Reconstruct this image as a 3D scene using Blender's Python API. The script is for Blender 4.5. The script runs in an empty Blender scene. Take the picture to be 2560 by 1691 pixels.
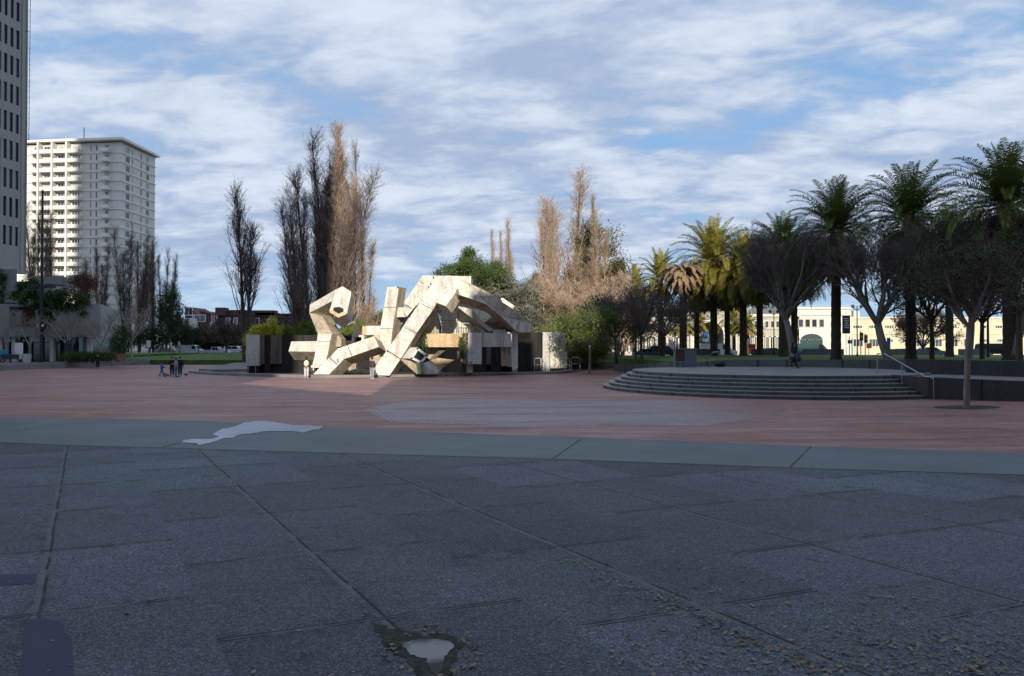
import bpy, bmesh, math, random
import numpy as np
from mathutils import Vector, Matrix
C = bpy.context.scene.collection
PI = math.pi
random.seed(7)
# ------------------------------------------------------------------ camera
F, CX, CY, HC = 1862.0, 1280.0, 845.5, 2.6       # focal length and centre in pixels of a 2560 px wide frame, eye height
PITCH = math.atan(20.5 / F)
cam = bpy.data.cameras.new('camera'); camo = bpy.data.objects.new('camera', cam); C.objects.link(camo)
cam.sensor_width = 36; cam.lens = 36 * F / 2560; cam.clip_start = 0.1; cam.clip_end = 6000
camo.location = (0, 0, HC); camo.rotation_euler = (PI / 2 + PITCH, 0, 0)
bpy.context.scene.camera = camo
# ------------------------------------------------------------------ sun, sky, exposure
AZ, EL = math.radians(6), math.radians(20)        # the sun stands behind the camera, a little to the right
SUN_DIR = Vector((math.sin(AZ) * math.cos(EL), -math.cos(AZ) * math.cos(EL), math.sin(EL)))
sun = bpy.data.lights.new('sun', 'SUN'); sun.energy = 5.0; sun.angle = math.radians(0.53); sun.color = (1.0, 0.89, 0.74)
suno = bpy.data.objects.new('sun', sun); C.objects.link(suno)
suno.rotation_euler = (-SUN_DIR).to_track_quat('-Z', 'Y').to_euler()
scn = bpy.context.scene
scn.view_settings.view_transform = 'Standard'; scn.view_settings.look = 'None'
scn.view_settings.exposure = 0.12; scn.view_settings.gamma = 1.0
scn.cycles.max_bounces = 6; scn.cycles.diffuse_bounces = 3; scn.cycles.transparent_max_bounces = 8
scn.cycles.use_denoising = True


class NT:
    """small wrapper so that node trees read like expressions"""
    def __init__(s, tree): s.t = tree; s.n = tree.nodes; s.l = tree.links
    def new(s, k, **kw):
        n = s.n.new(k)
        for a, b in kw.items(): setattr(n, a, b)
        return n
    def put(s, sock, v):
        if isinstance(v, bpy.types.NodeSocket): s.l.new(v, sock)
        elif v is not None:
            if isinstance(v, (tuple, list)) and len(v) == 3 and sock.type == 'RGBA': v = (*v, 1)
            sock.default_value = v
    def m(s, op, a, b=None, c=None, clamp=False):
        n = s.new('ShaderNodeMath', operation=op, use_clamp=clamp)
        for i, v in enumerate((a, b, c)):
            if v is not None: s.put(n.inputs[i], v)
        return n.outputs[0]
    def vm(s, op, a, b=None):
        n = s.new('ShaderNodeVectorMath', operation=op)
        s.put(n.inputs[0], a)
        if b is not None: s.put(n.inputs[1], b)
        return n.outputs[0]
    def sep(s, v):
        n = s.new('ShaderNodeSeparateXYZ'); s.put(n.inputs[0], v); return n.outputs
    def comb(s, x, y, z):
        n = s.new('ShaderNodeCombineXYZ')
        for i, v in enumerate((x, y, z)): s.put(n.inputs[i], v)
        return n.outputs[0]
    def noise(s, vec, scale, detail=4, rough=0.5, dist=0.0, col=False):
        n = s.new('ShaderNodeTexNoise'); s.put(n.inputs['Vector'], vec); n.inputs['Scale'].default_value = scale
        n.inputs['Detail'].default_value = detail; n.inputs['Roughness'].default_value = rough; n.inputs['Distortion'].default_value = dist
        return n.outputs[1 if col else 0]
    def voro(s, vec, scale, feature='F1', out=0):
        n = s.new('ShaderNodeTexVoronoi', feature=feature); s.put(n.inputs['Vector'], vec); n.inputs['Scale'].default_value = scale
        return n.outputs[out]
    def rng(s, v, a, b, c=0.0, d=1.0, smooth=False):
        n = s.new('ShaderNodeMapRange', interpolation_type='SMOOTHSTEP' if smooth else 'LINEAR'); s.put(n.inputs[0], v)
        for i, x in zip((1, 2, 3, 4), (a, b, c, d)): s.put(n.inputs[i], x)
        return n.outputs[0]
    def mix(s, f, a, b, mode='MIX'):
        n = s.new('ShaderNodeMix', data_type='RGBA', blend_type=mode)
        s.put(n.inputs[0], f); s.put(n.inputs[6], a); s.put(n.inputs[7], b)
        return n.outputs[2]


def world():
    w = bpy.data.worlds.new('World'); scn.world = w; w.use_nodes = True
    w.node_tree.nodes.clear(); t = NT(w.node_tree)
    sky = t.new('ShaderNodeTexSky', sky_type='NISHITA'); sky.sun_disc = False
    sky.sun_elevation = EL; sky.sun_rotation = PI - AZ; sky.air_density = 1.0; sky.dust_density = 0.6; sky.ozone_density = 2.0
    g = t.new('ShaderNodeTexCoord').outputs['Generated']
    x, y, z = t.sep(g)
    zz = t.m('ADD', t.m('MAXIMUM', z, 0.0), 0.17)
    px, py = t.m('DIVIDE', x, zz), t.m('DIVIDE', y, zz)          # the cloud layer as a flat sheet overhead
    v = t.comb(px, t.m('MULTIPLY', py, 0.8), 0.0)
    tx = t.m('ADD', px, t.m('MULTIPLY', py, 0.45))                # the rows of cloud run slightly aslant
    vs = t.comb(t.m('MULTIPLY', tx, 0.72), t.m('SUBTRACT', py, t.m('MULTIPLY', px, 0.12)), 3.7)
    big = t.noise(v, 1.1, 4, 0.5, 0.3)
    mid = t.noise(vs, 3.2, 4, 0.5, 0.35)
    puff = t.noise(vs, 8.0, 4, 0.55, 0.35)
    wisp = t.noise(vs, 22.0, 4, 0.6, 0.3)
    dens = t.m('ADD', t.m('ADD', t.m('MULTIPLY', big, 0.8), t.m('MULTIPLY', mid, 0.65)), t.m('ADD', t.m('MULTIPLY', puff, 0.40), t.m('MULTIPLY', wisp, 0.05)))
    cover = t.rng(dens, CLOUD0, CLOUD1, 0, 1, True)
    cover = t.m('MULTIPLY', cover, t.rng(z, 0.0, 0.14, 0.25, 0.97, True))      # fewer clouds just above the skyline
    lum = t.m('ADD', t.m('ADD', t.m('MULTIPLY', t.rng(puff, 0.30, 0.70), 0.32), t.m('MULTIPLY', t.rng(mid, 0.30, 0.70), 0.60)), t.m('MULTIPLY', t.rng(wisp, 0.3, 0.7), 0.08))
    lum = t.rng(lum, 0.25, 0.85, 0, 1, True)
    ccol = t.mix(lum, (0.36, 0.45, 0.63), (0.67, 0.745, 0.86))
    warm = t.rng(y, -0.2, -1.0, 0, 1)
    ccol = t.mix(warm, ccol, (0.50, 0.62, 0.86))
    skyc = t.mix(0.75, t.vm('MULTIPLY', sky.outputs[0], SKYMUL), (0.24, 0.46, 0.78))
    hz = t.mix(t.rng(z, 0.0, 0.25, 0.8, 0.0, True), skyc, (0.36, 0.60, 0.82))
    col = t.mix(cover, hz, ccol)
    low = t.m('LESS_THAN', z, -0.002)
    col = t.mix(low, col, (0.12, 0.13, 0.15))
    bg = t.new('ShaderNodeBackground'); t.put(bg.inputs[0], t.vm('MULTIPLY', col, (10.0, 10.0, 10.0))); bg.inputs[1].default_value = 0.1
    o = t.new('ShaderNodeOutputWorld'); t.l.new(bg.outputs[0], o.inputs[0])


CLOUD0, CLOUD1 = 0.64, 0.93
SKYMUL = (0.085, 0.10, 0.115)
world()
# ------------------------------------------------------------------ pixel helpers (plain measurements of the place)


def P(u, v, Y):
    """point at depth Y seen at pixel u, v of the 2560 px wide frame"""
    a = math.atan((CY - v) / F) + PITCH
    k = Y / math.cos(a) * math.cos(a - PITCH)            # distance along the camera axis
    k = Y / (math.cos(PITCH) - (CY - v) / F * math.sin(PITCH))
    return Vector(((u - CX) / F * k, Y, HC + k * ((CY - v) / F * math.cos(PITCH) + math.sin(PITCH))))


def G(u, v, z=0.0):
    """point on the level z seen at pixel u, v"""
    dz = (CY - v) / F * math.cos(PITCH) + math.sin(PITCH)
    dy = math.cos(PITCH) - (CY - v) / F * math.sin(PITCH)
    k = (z - HC) / dz
    return Vector(((u - CX) / F * k, dy * k, z))


# ------------------------------------------------------------------ mesh helpers
class MB:
    def __init__(s): s.v = []; s.f = []; s.mi = []; s.np = []
    def poly(s, pts, mi=0):
        b = len(s.v); s.v += [tuple(p) for p in pts]; s.f.append(tuple(range(b, b + len(pts)))); s.mi.append(mi)
    def quads(s, pts, idx, mi=0):
        b = len(s.v); s.v += [tuple(p) for p in pts]
        for q in idx: s.f.append(tuple(b + i for i in q)); s.mi.append(mi)
    def prism(s, front, off, mi=0, side=None):
        off = Vector(off); n = len(front); fr = [Vector(p) for p in front]; bk = [p + off for p in fr]
        b = len(s.v); s.v += [tuple(p) for p in fr + bk]
        nrm = Vector((0, 0, 0))
        for i in range(n): nrm += fr[i].cross(fr[(i + 1) % n])
        flip = nrm.dot(off) > 0
        f0 = list(range(b, b + n)); f1 = list(range(b + n, b + 2 * n))
        if flip: f0 = f0[::-1]
        else: f1 = f1[::-1]
        s.f.append(tuple(f0)); s.mi.append(mi); s.f.append(tuple(f1)); s.mi.append(mi)
        for i in range(n):
            j = (i + 1) % n
            q = (b + i, b + j, b + n + j, b + n + i)
            if not flip: q = q[::-1]
            s.f.append(q); s.mi.append(mi if side is None else side)
    def box(s, c, size, rz=0.0, mi=0):
        x, y, z = [k / 2 for k in size]; ca, sa = math.cos(rz), math.sin(rz)
        pts = [(c[0] + a * x * ca - b * y * sa, c[1] + a * x * sa + b * y * ca, c[2] + d * z)
               for a, b, d in ((-1, -1, -1), (1, -1, -1), (1, 1, -1), (-1, 1, -1), (-1, -1, 1), (1, -1, 1), (1, 1, 1), (-1, 1, 1))]
        s.quads(pts, ((0, 3, 2, 1), (4, 5, 6, 7), (0, 1, 5, 4), (1, 2, 6, 5), (2, 3, 7, 6), (3, 0, 4, 7)), mi)
    def frame(s, o, ax, n, x0, x1, z0, z1, d0, d1, mi=0):
        """box in a wall's own axes: o origin, ax along, n outward; x along, z up, d outward"""
        pts = [o + ax * x + n * d + Vector((0, 0, z)) for x, z, d in
               ((x0, z0, d0), (x1, z0, d0), (x1, z0, d1), (x0, z0, d1), (x0, z1, d0), (x1, z1, d0), (x1, z1, d1), (x0, z1, d1))]
        s.quads(pts, ((0, 1, 2, 3), (7, 6, 5, 4), (1, 0, 4, 5), (2, 1, 5, 6), (3, 2, 6, 7), (0, 3, 7, 4)), mi)
    def tube(s, pts, r, k=8, mi=0, cap=True):
        pts = [Vector(p) for p in pts]; n = len(pts)
        if not hasattr(r, '__len__'): r = [r] * n
        b = len(s.v); up = None
        for i, p in enumerate(pts):
            t = (pts[min(i + 1, n - 1)] - pts[max(i - 1, 0)]).normalized()
            if up is None: up = Vector((1, 0, 0)) if abs(t.x) < 0.9 else Vector((0, 1, 0))
            a = (up - t * up.dot(t)).normalized(); c = t.cross(a); up = a
            for j in range(k):
                w = 2 * PI * j / k; s.v.append(tuple(p + a * (r[i] * math.cos(w)) + c * (r[i] * math.sin(w))))
        for i in range(n - 1):
            for j in range(k):
                j2 = (j + 1) % k
                s.f.append((b + i * k + j, b + i * k + j2, b + (i + 1) * k + j2, b + (i + 1) * k + j)); s.mi.append(mi)
        if cap:
            s.f.append(tuple(b + j for j in range(k))[::-1]); s.mi.append(mi)
            s.f.append(tuple(b + (n - 1) * k + j for j in range(k))); s.mi.append(mi)
    def ball(s, c, r, nu=10, nv=7, mi=0):
        if not hasattr(r, '__len__'): r = (r, r, r)
        b = len(s.v)
        for i in range(nv + 1):
            th = PI * i / nv
            for j in range(nu):
                ph = 2 * PI * j / nu
                s.v.append((c[0] + r[0] * math.sin(th) * math.cos(ph), c[1] + r[1] * math.sin(th) * math.sin(ph), c[2] + r[2] * math.cos(th)))
        for i in range(nv):
            for j in range(nu):
                j2 = (j + 1) % nu
                s.f.append((b + i * nu + j, b + (i + 1) * nu + j, b + (i + 1) * nu + j2, b + i * nu + j2)); s.mi.append(mi)
    def build(s, name, mats, parent=None, smooth=False, merge=False):
        if not isinstance(mats, (list, tuple)): mats = [mats]
        me = bpy.data.meshes.new(name); me.from_pydata(s.v, [], s.f)
        for m_ in mats: me.materials.append(m_)
        if len(mats) > 1: me.polygons.foreach_set('material_index', s.mi)
        if smooth: me.polygons.foreach_set('use_smooth', [True] * len(s.f))
        me.update()
        return link(name, me, parent)


def link(name, me, parent=None):
    o = bpy.data.objects.new(name, me); C.objects.link(o)
    if parent is not None:
        o.parent = parent
        if parent.get('world_coords'): o.location = -Vector(parent.location)
    return o


def np_mesh(name, V, Q, mat, parent=None):
    """mesh from numpy arrays: V (n,3), Q (m,k) with k 3 or 4"""
    me = bpy.data.meshes.new(name); k = Q.shape[1]
    me.vertices.add(len(V)); me.vertices.foreach_set('co', np.ascontiguousarray(V, dtype=np.float32).ravel())
    me.loops.add(Q.size); me.loops.foreach_set('vertex_index', np.ascontiguousarray(Q, dtype=np.int32).ravel())
    me.polygons.add(len(Q)); me.polygons.foreach_set('loop_start', np.arange(0, Q.size, k, dtype=np.int32))
    for m_ in (mat if isinstance(mat, (list, tuple)) else [mat]): me.materials.append(m_)
    me.update(calc_edges=True)
    return link(name, me, parent)


def tag(o, label=None, cat=None, group=None, kind=None):
    if label: o['label'] = label
    if cat: o['category'] = cat
    if group: o['group'] = group
    if kind: o['kind'] = kind
    return o


def thing(name, label, cat, loc=(0, 0, 0), rz=0.0, group=None, world_coords=False):
    o = bpy.data.objects.new(name, None); C.objects.link(o); o.location = loc; o.rotation_euler = (0, 0, rz)
    o.empty_display_size = 0.3
    if world_coords: o['world_coords'] = 1
    return tag(o, label, cat, group)


def struct(name, mb, mat): return tag(mb.build(name, mat), kind='structure')


def dup(root, loc, rz=0.0, label=None, scale=1.0, group=None):
    r = root.copy(); C.objects.link(r); r.location = loc; r.rotation_euler = (0, 0, rz)
    r.scale = (scale,) * 3 if not hasattr(scale, '__len__') else scale
    if label: r['label'] = label
    if group: r['group'] = group
    for ch in list(root.children):
        c = ch.copy(); C.objects.link(c); c.parent = r
        for g in list(ch.children):
            d = g.copy(); C.objects.link(d); d.parent = c
    return r


# ------------------------------------------------------------------ materials
def base_mat(name):
    m_ = bpy.data.materials.new(name); m_.use_nodes = True; t = NT(m_.node_tree)
    return m_, t, t.n['Principled BSDF']


def plain(name, col, rough=0.7, var=0.15, scale=2.0, bump=0.0, metal=0.0, spec=0.4, island=0.0, stretch=None, bscale=None):
    m_, t, b = base_mat(name)
    v = t.new('ShaderNodeTexCoord').outputs['Object']
    if stretch: v = t.vm('MULTIPLY', v, stretch)
    n = t.noise(v, scale, 5, 0.6)
    f = t.rng(n, 0.3, 0.7, 1 - var, 1 + var)
    if island:
        r = t.new('ShaderNodeNewGeometry').outputs['Random Per Island']
        f = t.m('MULTIPLY', f, t.rng(r, 0, 1, 1 - island, 1 + island))
    c = t.vm('MULTIPLY', (*col,), t.comb(f, f, f))
    t.put(b.inputs['Base Color'], c); b.inputs['Roughness'].default_value = rough; b.inputs['Metallic'].default_value = metal
    b.inputs['Specular IOR Level'].default_value = spec
    if bump:
        bn = t.new('ShaderNodeBump'); bn.inputs['Strength'].default_value = bump; bn.inputs['Distance'].default_value = 0.05
        t.put(bn.inputs['Height'], t.noise(v, bscale or scale * 6, 5, 0.65)); t.l.new(bn.outputs[0], b.inputs['Normal'])
    return m_


def foliage(name, c1, c2, scale=0.5, trans=0.25, rough=0.6):
    m_, t, b = base_mat(name)
    v = t.new('ShaderNodeTexCoord').outputs['Object']
    r = t.new('ShaderNodeNewGeometry').outputs['Random Per Island']
    f = t.m('ADD', t.m('MULTIPLY', t.rng(t.noise(v, scale, 3), 0.3, 0.7), 0.6), t.m('MULTIPLY', r, 0.4))
    c = t.mix(f, c1, c2)
    t.put(b.inputs['Base Color'], c); b.inputs['Roughness'].default_value = rough; b.inputs['Specular IOR Level'].default_value = 0.25
    if trans:
        tr = t.new('ShaderNodeBsdfTranslucent'); t.put(tr.inputs[0], c)
        mx = t.new('ShaderNodeMixShader'); mx.inputs[0].default_value = trans
        t.l.new(b.outputs[0], mx.inputs[1]); t.l.new(tr.outputs[0], mx.inputs[2])
        t.l.new(mx.outputs[0], t.n['Material Output'].inputs[0])
    return m_


def streaked(name, col, stain, amount=0.5, vein=0.4, rough=0.75, bump=0.15):
    """cast concrete: mottled, with vertical run-off stains and cloudy grey veins"""
    m_, t, b = base_mat(name)
    v = t.new('ShaderNodeTexCoord').outputs['Object']
    run = t.noise(t.vm('MULTIPLY', v, (1.6, 1.6, 0.22)), 1.3, 6, 0.65, 0.3)
    cloud = t.noise(v, 0.55, 8, 0.68, 1.2)
    ve = t.m('ABSOLUTE', t.m('SUBTRACT', cloud, 0.5))
    vf = t.m('MULTIPLY', t.rng(ve, 0.0, 0.035, 1, 0, True), vein)
    pit = t.rng(t.noise(v, 9.0, 4, 0.7), 0.35, 0.7, 0.82, 1.08)
    c = t.mix(t.m('MULTIPLY', t.rng(run, 0.46, 0.68, 0, 1, True), amount), (*col,), (*stain,))
    c = t.mix(vf, c, (stain[0] * 1.0, stain[1] * 1.05, stain[2] * 1.15))
    c = t.vm('MULTIPLY', c, t.comb(pit, pit, pit))
    t.put(b.inputs['Base Color'], c); b.inputs['Roughness'].default_value = rough; b.inputs['Specular IOR Level'].default_value = 0.3
    bn = t.new('ShaderNodeBump'); bn.inputs['Strength'].default_value = bump; bn.inputs['Distance'].default_value = 0.08
    t.put(bn.inputs['Height'], t.noise(v, 5.0, 5, 0.7)); t.l.new(bn.outputs[0], b.inputs['Normal'])
    return m_


def slab_mat():
    """exposed-aggregate slabs with skewed joints"""
    m_, t, b = base_mat('aggregate_slabs')
    v = t.new('ShaderNodeTexCoord').outputs['Object']
    wob = t.noise(v, 0.9, 3, 0.5)
    x, y, z = t.sep(v)
    x = t.m('ADD', x, t.m('MULTIPLY', t.m('SUBTRACT', wob, 0.5), 0.06))
    s_ = t.m('DIVIDE', t.m('SUBTRACT', t.m('ADD', x, t.m('MULTIPLY', y, 0.575)), -0.45 + 3.30 / 2 - 3.3 * 6.0), 3.30)   # column coordinate
    ci = t.m('FLOOR', s_); cf = t.m('SUBTRACT', s_, ci)
    dc = t.m('MULTIPLY', t.m('ABSOLUTE', t.m('SUBTRACT', cf, 0.5)), 3.30 * 0.87)        # metres from the joint
    stag = t.m('MULTIPLY', t.m('FRACT', t.m('MULTIPLY', ci, 0.5)), 0.0)
    offs = t.m('MULTIPLY', t.m('SINE', t.m('MULTIPLY', ci, 2.4)), 0.35)
    r_ = t.m('ADD', t.m('DIVIDE', t.m('SUBTRACT', t.m('SUBTRACT', y, t.m('MULTIPLY', x, 0.40)), 8.55), 2.75), t.m('ADD', offs, stag))
    ri = t.m('FLOOR', r_); rf = t.m('SUBTRACT', r_, ri)
    dr = t.m('MULTIPLY', t.m('MINIMUM', rf, t.m('SUBTRACT', 1.0, rf)), 2.75)
    rnd = t.new('ShaderNodeTexWhiteNoise'); rnd.noise_dimensions = '2D'; t.put(rnd.inputs[0], t.comb(ci, ri, 0.0)); rv = rnd.outputs[0]
    breakup = t.noise(v, 1.7, 4, 0.6)
    # aggregate
    ag = t.voro(v, 75.0, out=1); agf = t.sep(ag)[0]
    ag2 = t.noise(v, 42.0, 3, 0.7)
    sp = t.m('ADD', t.m('MULTIPLY', agf, 0.55), t.m('MULTIPLY', ag2, 0.6))
    c = t.mix(t.rng(sp, 0.25, 0.95), (0.022, 0.026, 0.034), (0.25, 0.255, 0.27))
    c = t.mix(t.rng(agf, 0.93, 0.97), c, (0.36, 0.35, 0.34)); c = t.vm('MULTIPLY', c, (0.68, 0.77, 0.84))
    large = t.noise(v, 0.22, 5, 0.6)
    c = t.mix(t.rng(large, 0.35, 0.7), t.vm('MULTIPLY', c, (0.72, 0.70, 0.72)), t.vm('MULTIPLY', c, (1.16, 1.17, 1.15)))
    tint = t.noise(v, 0.16, 3, 0.5); c = t.mix(t.rng(tint, 0.4, 0.62), t.vm('MULTIPLY', c, (1.04, 0.96, 1.05)), t.vm('MULTIPLY', c, (0.92, 1.02, 1.02)))
    c = t.mix(t.m('MULTIPLY', t.rng(t.noise(v, 0.75, 6, 0.7, 0.6), 0.55, 0.68, 0, 1, True), 0.35), c, (0.035, 0.036, 0.04))
    tone = t.rng(rv, 0, 1, 0.76, 1.20)
    c = t.vm('MULTIPLY', c, t.comb(tone, t.m('MULTIPLY', tone, 0.99), tone))
    # dirt close to joints, smooth mortar strip, thin crack beside it
    j = t.m('MULTIPLY', t.rng(dc, 0.026, 0.036, 1, 0), t.rng(breakup, 0.42, 0.5, 0.35, 1))
    jr = t.m('MULTIPLY', t.rng(dr, 0.016, 0.03, 1, 0), t.rng(breakup, 0.40, 0.52, 0.2, 1))
    crack = t.m('MAXIMUM', t.m('MULTIPLY', t.rng(t.m('ABSOLUTE', t.m('SUBTRACT', t.m('MULTIPLY', t.m('SUBTRACT', cf, 0.5), 2.87), 0.040)), 0.010, 0.022, 1, 0), t.rng(breakup, 0.60, 0.50)),
                t.m('MULTIPLY', t.rng(t.m('ABSOLUTE', t.m('SUBTRACT', dr, 0.03)), 0.008, 0.020, 1, 0), t.rng(breakup, 0.60, 0.50)))
    dirt = t.m('MULTIPLY', t.rng(t.m('MINIMUM', dc, dr), 0.0, 0.28, 1, 0, True), t.rng(t.noise(v, 2.6, 4, 0.7), 0.5, 0.7, 0, 0.8))
    c = t.mix(dirt, c, (0.028, 0.027, 0.022))
    bl = t.noise(t.vm('MULTIPLY', v, (0.5, 1.6, 1)), 2.2, 6, 0.75, 1.0)       # worn, darker blotches and gum spots
    c = t.mix(t.m('MULTIPLY', t.rng(bl, 0.58, 0.64, 0, 1, True), 0.5), c, (0.022, 0.025, 0.032))
    gum = t.voro(v, 1.6); c = t.mix(t.m('MULTIPLY', t.rng(gum, 0.035, 0.045, 1, 0), 0.7), c, (0.03, 0.03, 0.035))
    hair = t.m('ABSOLUTE', t.m('SUBTRACT', t.noise(v, 0.55, 5, 0.6, 0.8), 0.5)); c = t.mix(t.m('MULTIPLY', t.rng(hair, 0.0, 0.0018, 1, 0), t.rng(rv, 0.62, 0.66)), c, (0.012, 0.012, 0.013))
    mort = t.mix(t.noise(v, 6.0, 4), (0.055, 0.065, 0.07), (0.15, 0.165, 0.175))
    c = t.mix(t.m('MAXIMUM', j, jr), c, mort)
    c = t.mix(crack, c, (0.012, 0.012, 0.013))
    t.put(b.inputs['Base Color'], c); b.inputs['Roughness'].default_value = 0.72; b.inputs['Specular IOR Level'].default_value = 0.3
    bn = t.new('ShaderNodeBump'); bn.inputs['Strength'].default_value = 0.55; bn.inputs['Distance'].default_value = 0.008
    t.put(bn.inputs['Height'], t.m('SUBTRACT', sp, t.m('MULTIPLY', crack, 2.0))); t.l.new(bn.outputs[0], b.inputs['Normal'])
    return m_


def brick_mat(name, pale):
    m_, t, b = base_mat(name)
    v = t.new('ShaderNodeTexCoord').outputs['Object']
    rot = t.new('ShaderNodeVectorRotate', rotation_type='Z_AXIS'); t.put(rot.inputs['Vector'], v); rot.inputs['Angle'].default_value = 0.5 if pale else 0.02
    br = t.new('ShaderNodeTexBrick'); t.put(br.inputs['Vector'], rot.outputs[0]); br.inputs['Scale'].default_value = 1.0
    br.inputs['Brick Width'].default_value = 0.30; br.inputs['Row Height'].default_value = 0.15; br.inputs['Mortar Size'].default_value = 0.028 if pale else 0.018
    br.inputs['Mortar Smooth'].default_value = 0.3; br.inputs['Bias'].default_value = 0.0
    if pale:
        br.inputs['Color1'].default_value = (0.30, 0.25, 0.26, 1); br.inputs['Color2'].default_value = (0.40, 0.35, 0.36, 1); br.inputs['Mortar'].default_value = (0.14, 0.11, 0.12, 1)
    else:
        br.inputs['Color1'].default_value = (0.235, 0.088, 0.075, 1); br.inputs['Color2'].default_value = (0.36, 0.155, 0.120, 1); br.inputs['Mortar'].default_value = (0.12, 0.085, 0.085, 1)
    c = br.outputs[0]
    x, y, z = t.sep(v)
    w = t.noise(t.vm('MULTIPLY', v, (0.35, 1.0, 1)), 0.35, 7, 0.62, 0.6)
    worn = t.noise(t.vm('MULTIPLY', v, (0.25, 1.6, 1)), 0.9, 6, 0.7, 0.4)
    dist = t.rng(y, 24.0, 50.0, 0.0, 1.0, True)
    pl = t.m('MULTIPLY', t.rng(w, 0.42, 0.62, 0, 1, True), 0.22)
    pl = t.m('ADD', pl, t.m('MULTIPLY', t.rng(worn, 0.47, 0.62, 0, 1, True), 0.34))
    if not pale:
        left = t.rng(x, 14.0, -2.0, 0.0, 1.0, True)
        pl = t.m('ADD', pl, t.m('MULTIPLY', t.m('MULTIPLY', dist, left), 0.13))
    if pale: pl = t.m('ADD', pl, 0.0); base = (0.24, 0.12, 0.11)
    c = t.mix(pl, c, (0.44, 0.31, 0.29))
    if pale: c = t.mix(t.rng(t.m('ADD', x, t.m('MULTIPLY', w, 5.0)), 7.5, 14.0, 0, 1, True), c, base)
    darkn = t.m('MULTIPLY', t.rng(t.noise(t.vm('MULTIPLY', v, (0.16, 1.5, 1)), 0.9, 7, 0.7, 0.8), 0.50, 0.62, 0, 1, True), 0.55)
    c = t.mix(darkn, c, (0.10, 0.05, 0.05))
    t.put(b.inputs['Base Color'], c); b.inputs['Roughness'].default_value = 0.58; b.inputs['Specular IOR Level'].default_value = 0.35
    bn = t.new('ShaderNodeBump'); bn.inputs['Strength'].default_value = 0.4; bn.inputs['Distance'].default_value = 0.01
    t.put(bn.inputs['Height'], br.outputs[1]); bn.invert = True; t.l.new(bn.outputs[0], b.inputs['Normal'])
    return m_


def band_mat():
    m_, t, b = base_mat('smooth_concrete_band')
    v = t.new('ShaderNodeTexCoord').outputs['Object']
    big = t.noise(v, 0.35, 6, 0.6, 0.5); fine = t.noise(v, 14.0, 5, 0.7)
    c = t.mix(t.rng(big, 0.3, 0.7), (0.072, 0.100, 0.108), (0.120, 0.150, 0.162))
    f = t.rng(fine, 0.3, 0.7, 0.88, 1.1)
    c = t.vm('MULTIPLY', c, t.comb(f, f, f))
    spot = t.m('MULTIPLY', t.rng(t.noise(v, 1.8, 5, 0.7), 0.62, 0.7), 0.4)
    c = t.mix(spot, c, (0.05, 0.055, 0.05))
    t.put(b.inputs['Base Color'], c); b.inputs['Roughness'].default_value = 0.6; b.inputs['Specular IOR Level'].default_value = 0.35
    return m_


def water_mat(name, col, rough=0.04):
    m_, t, b = base_mat(name)
    v = t.new('ShaderNodeTexCoord').outputs['Object']
    b.inputs['Base Color'].default_value = (*col, 1); b.inputs['Roughness'].default_value = rough; b.inputs['IOR'].default_value = 1.33
    b.inputs['Specular IOR Level'].default_value = 0.6
    bn = t.new('ShaderNodeBump'); bn.inputs['Strength'].default_value = 0.03; bn.inputs['Distance'].default_value = 0.01
    t.put(bn.inputs['Height'], t.noise(v, 3.0, 2)); t.l.new(bn.outputs[0], b.inputs['Normal'])
    return m_


def glass_mat(name, col, rough=0.08):
    m_, t, b = base_mat(name)
    r = t.new('ShaderNodeNewGeometry').outputs['Random Per Island']
    o = t.new('ShaderNodeObjectInfo').outputs['Random']
    f = t.rng(t.m('FRACT', t.m('ADD', r, o)), 0, 1, 0.5, 1.8)
    t.put(b.inputs['Base Color'], t.vm('MULTIPLY', (*col,), t.comb(f, f, f)))
    b.inputs['Roughness'].default_value = rough; b.inputs['Specular IOR Level'].default_value = 0.8
    return m_


def puddle_mat():
    m_, t, b = base_mat('silty_puddle')
    v = t.new('ShaderNodeTexCoord').outputs['Object']; c0 = G(1082, 1630)
    x, y, z = t.sep(v); d = t.m('SQRT', t.m('ADD', t.m('POWER', t.m('MULTIPLY', t.m('SUBTRACT', x, c0.x), 2.4), 2.0), t.m('POWER', t.m('MULTIPLY', t.m('SUBTRACT', y, c0.y), 3.6), 2.0)))
    f = t.m('ADD', d, t.m('MULTIPLY', t.m('SUBTRACT', t.noise(v, 7.0, 5, 0.65), 0.5), 1.1))
    c = t.mix(t.rng(f, 0.35, 1.15, 0, 1, True), (0.17, 0.185, 0.19), (0.03, 0.034, 0.03))
    t.put(b.inputs['Base Color'], c); t.put(b.inputs['Roughness'], t.rng(f, 0.5, 1.1, 0.35, 0.7)); b.inputs['Specular IOR Level'].default_value = 0.35
    return m_


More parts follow.
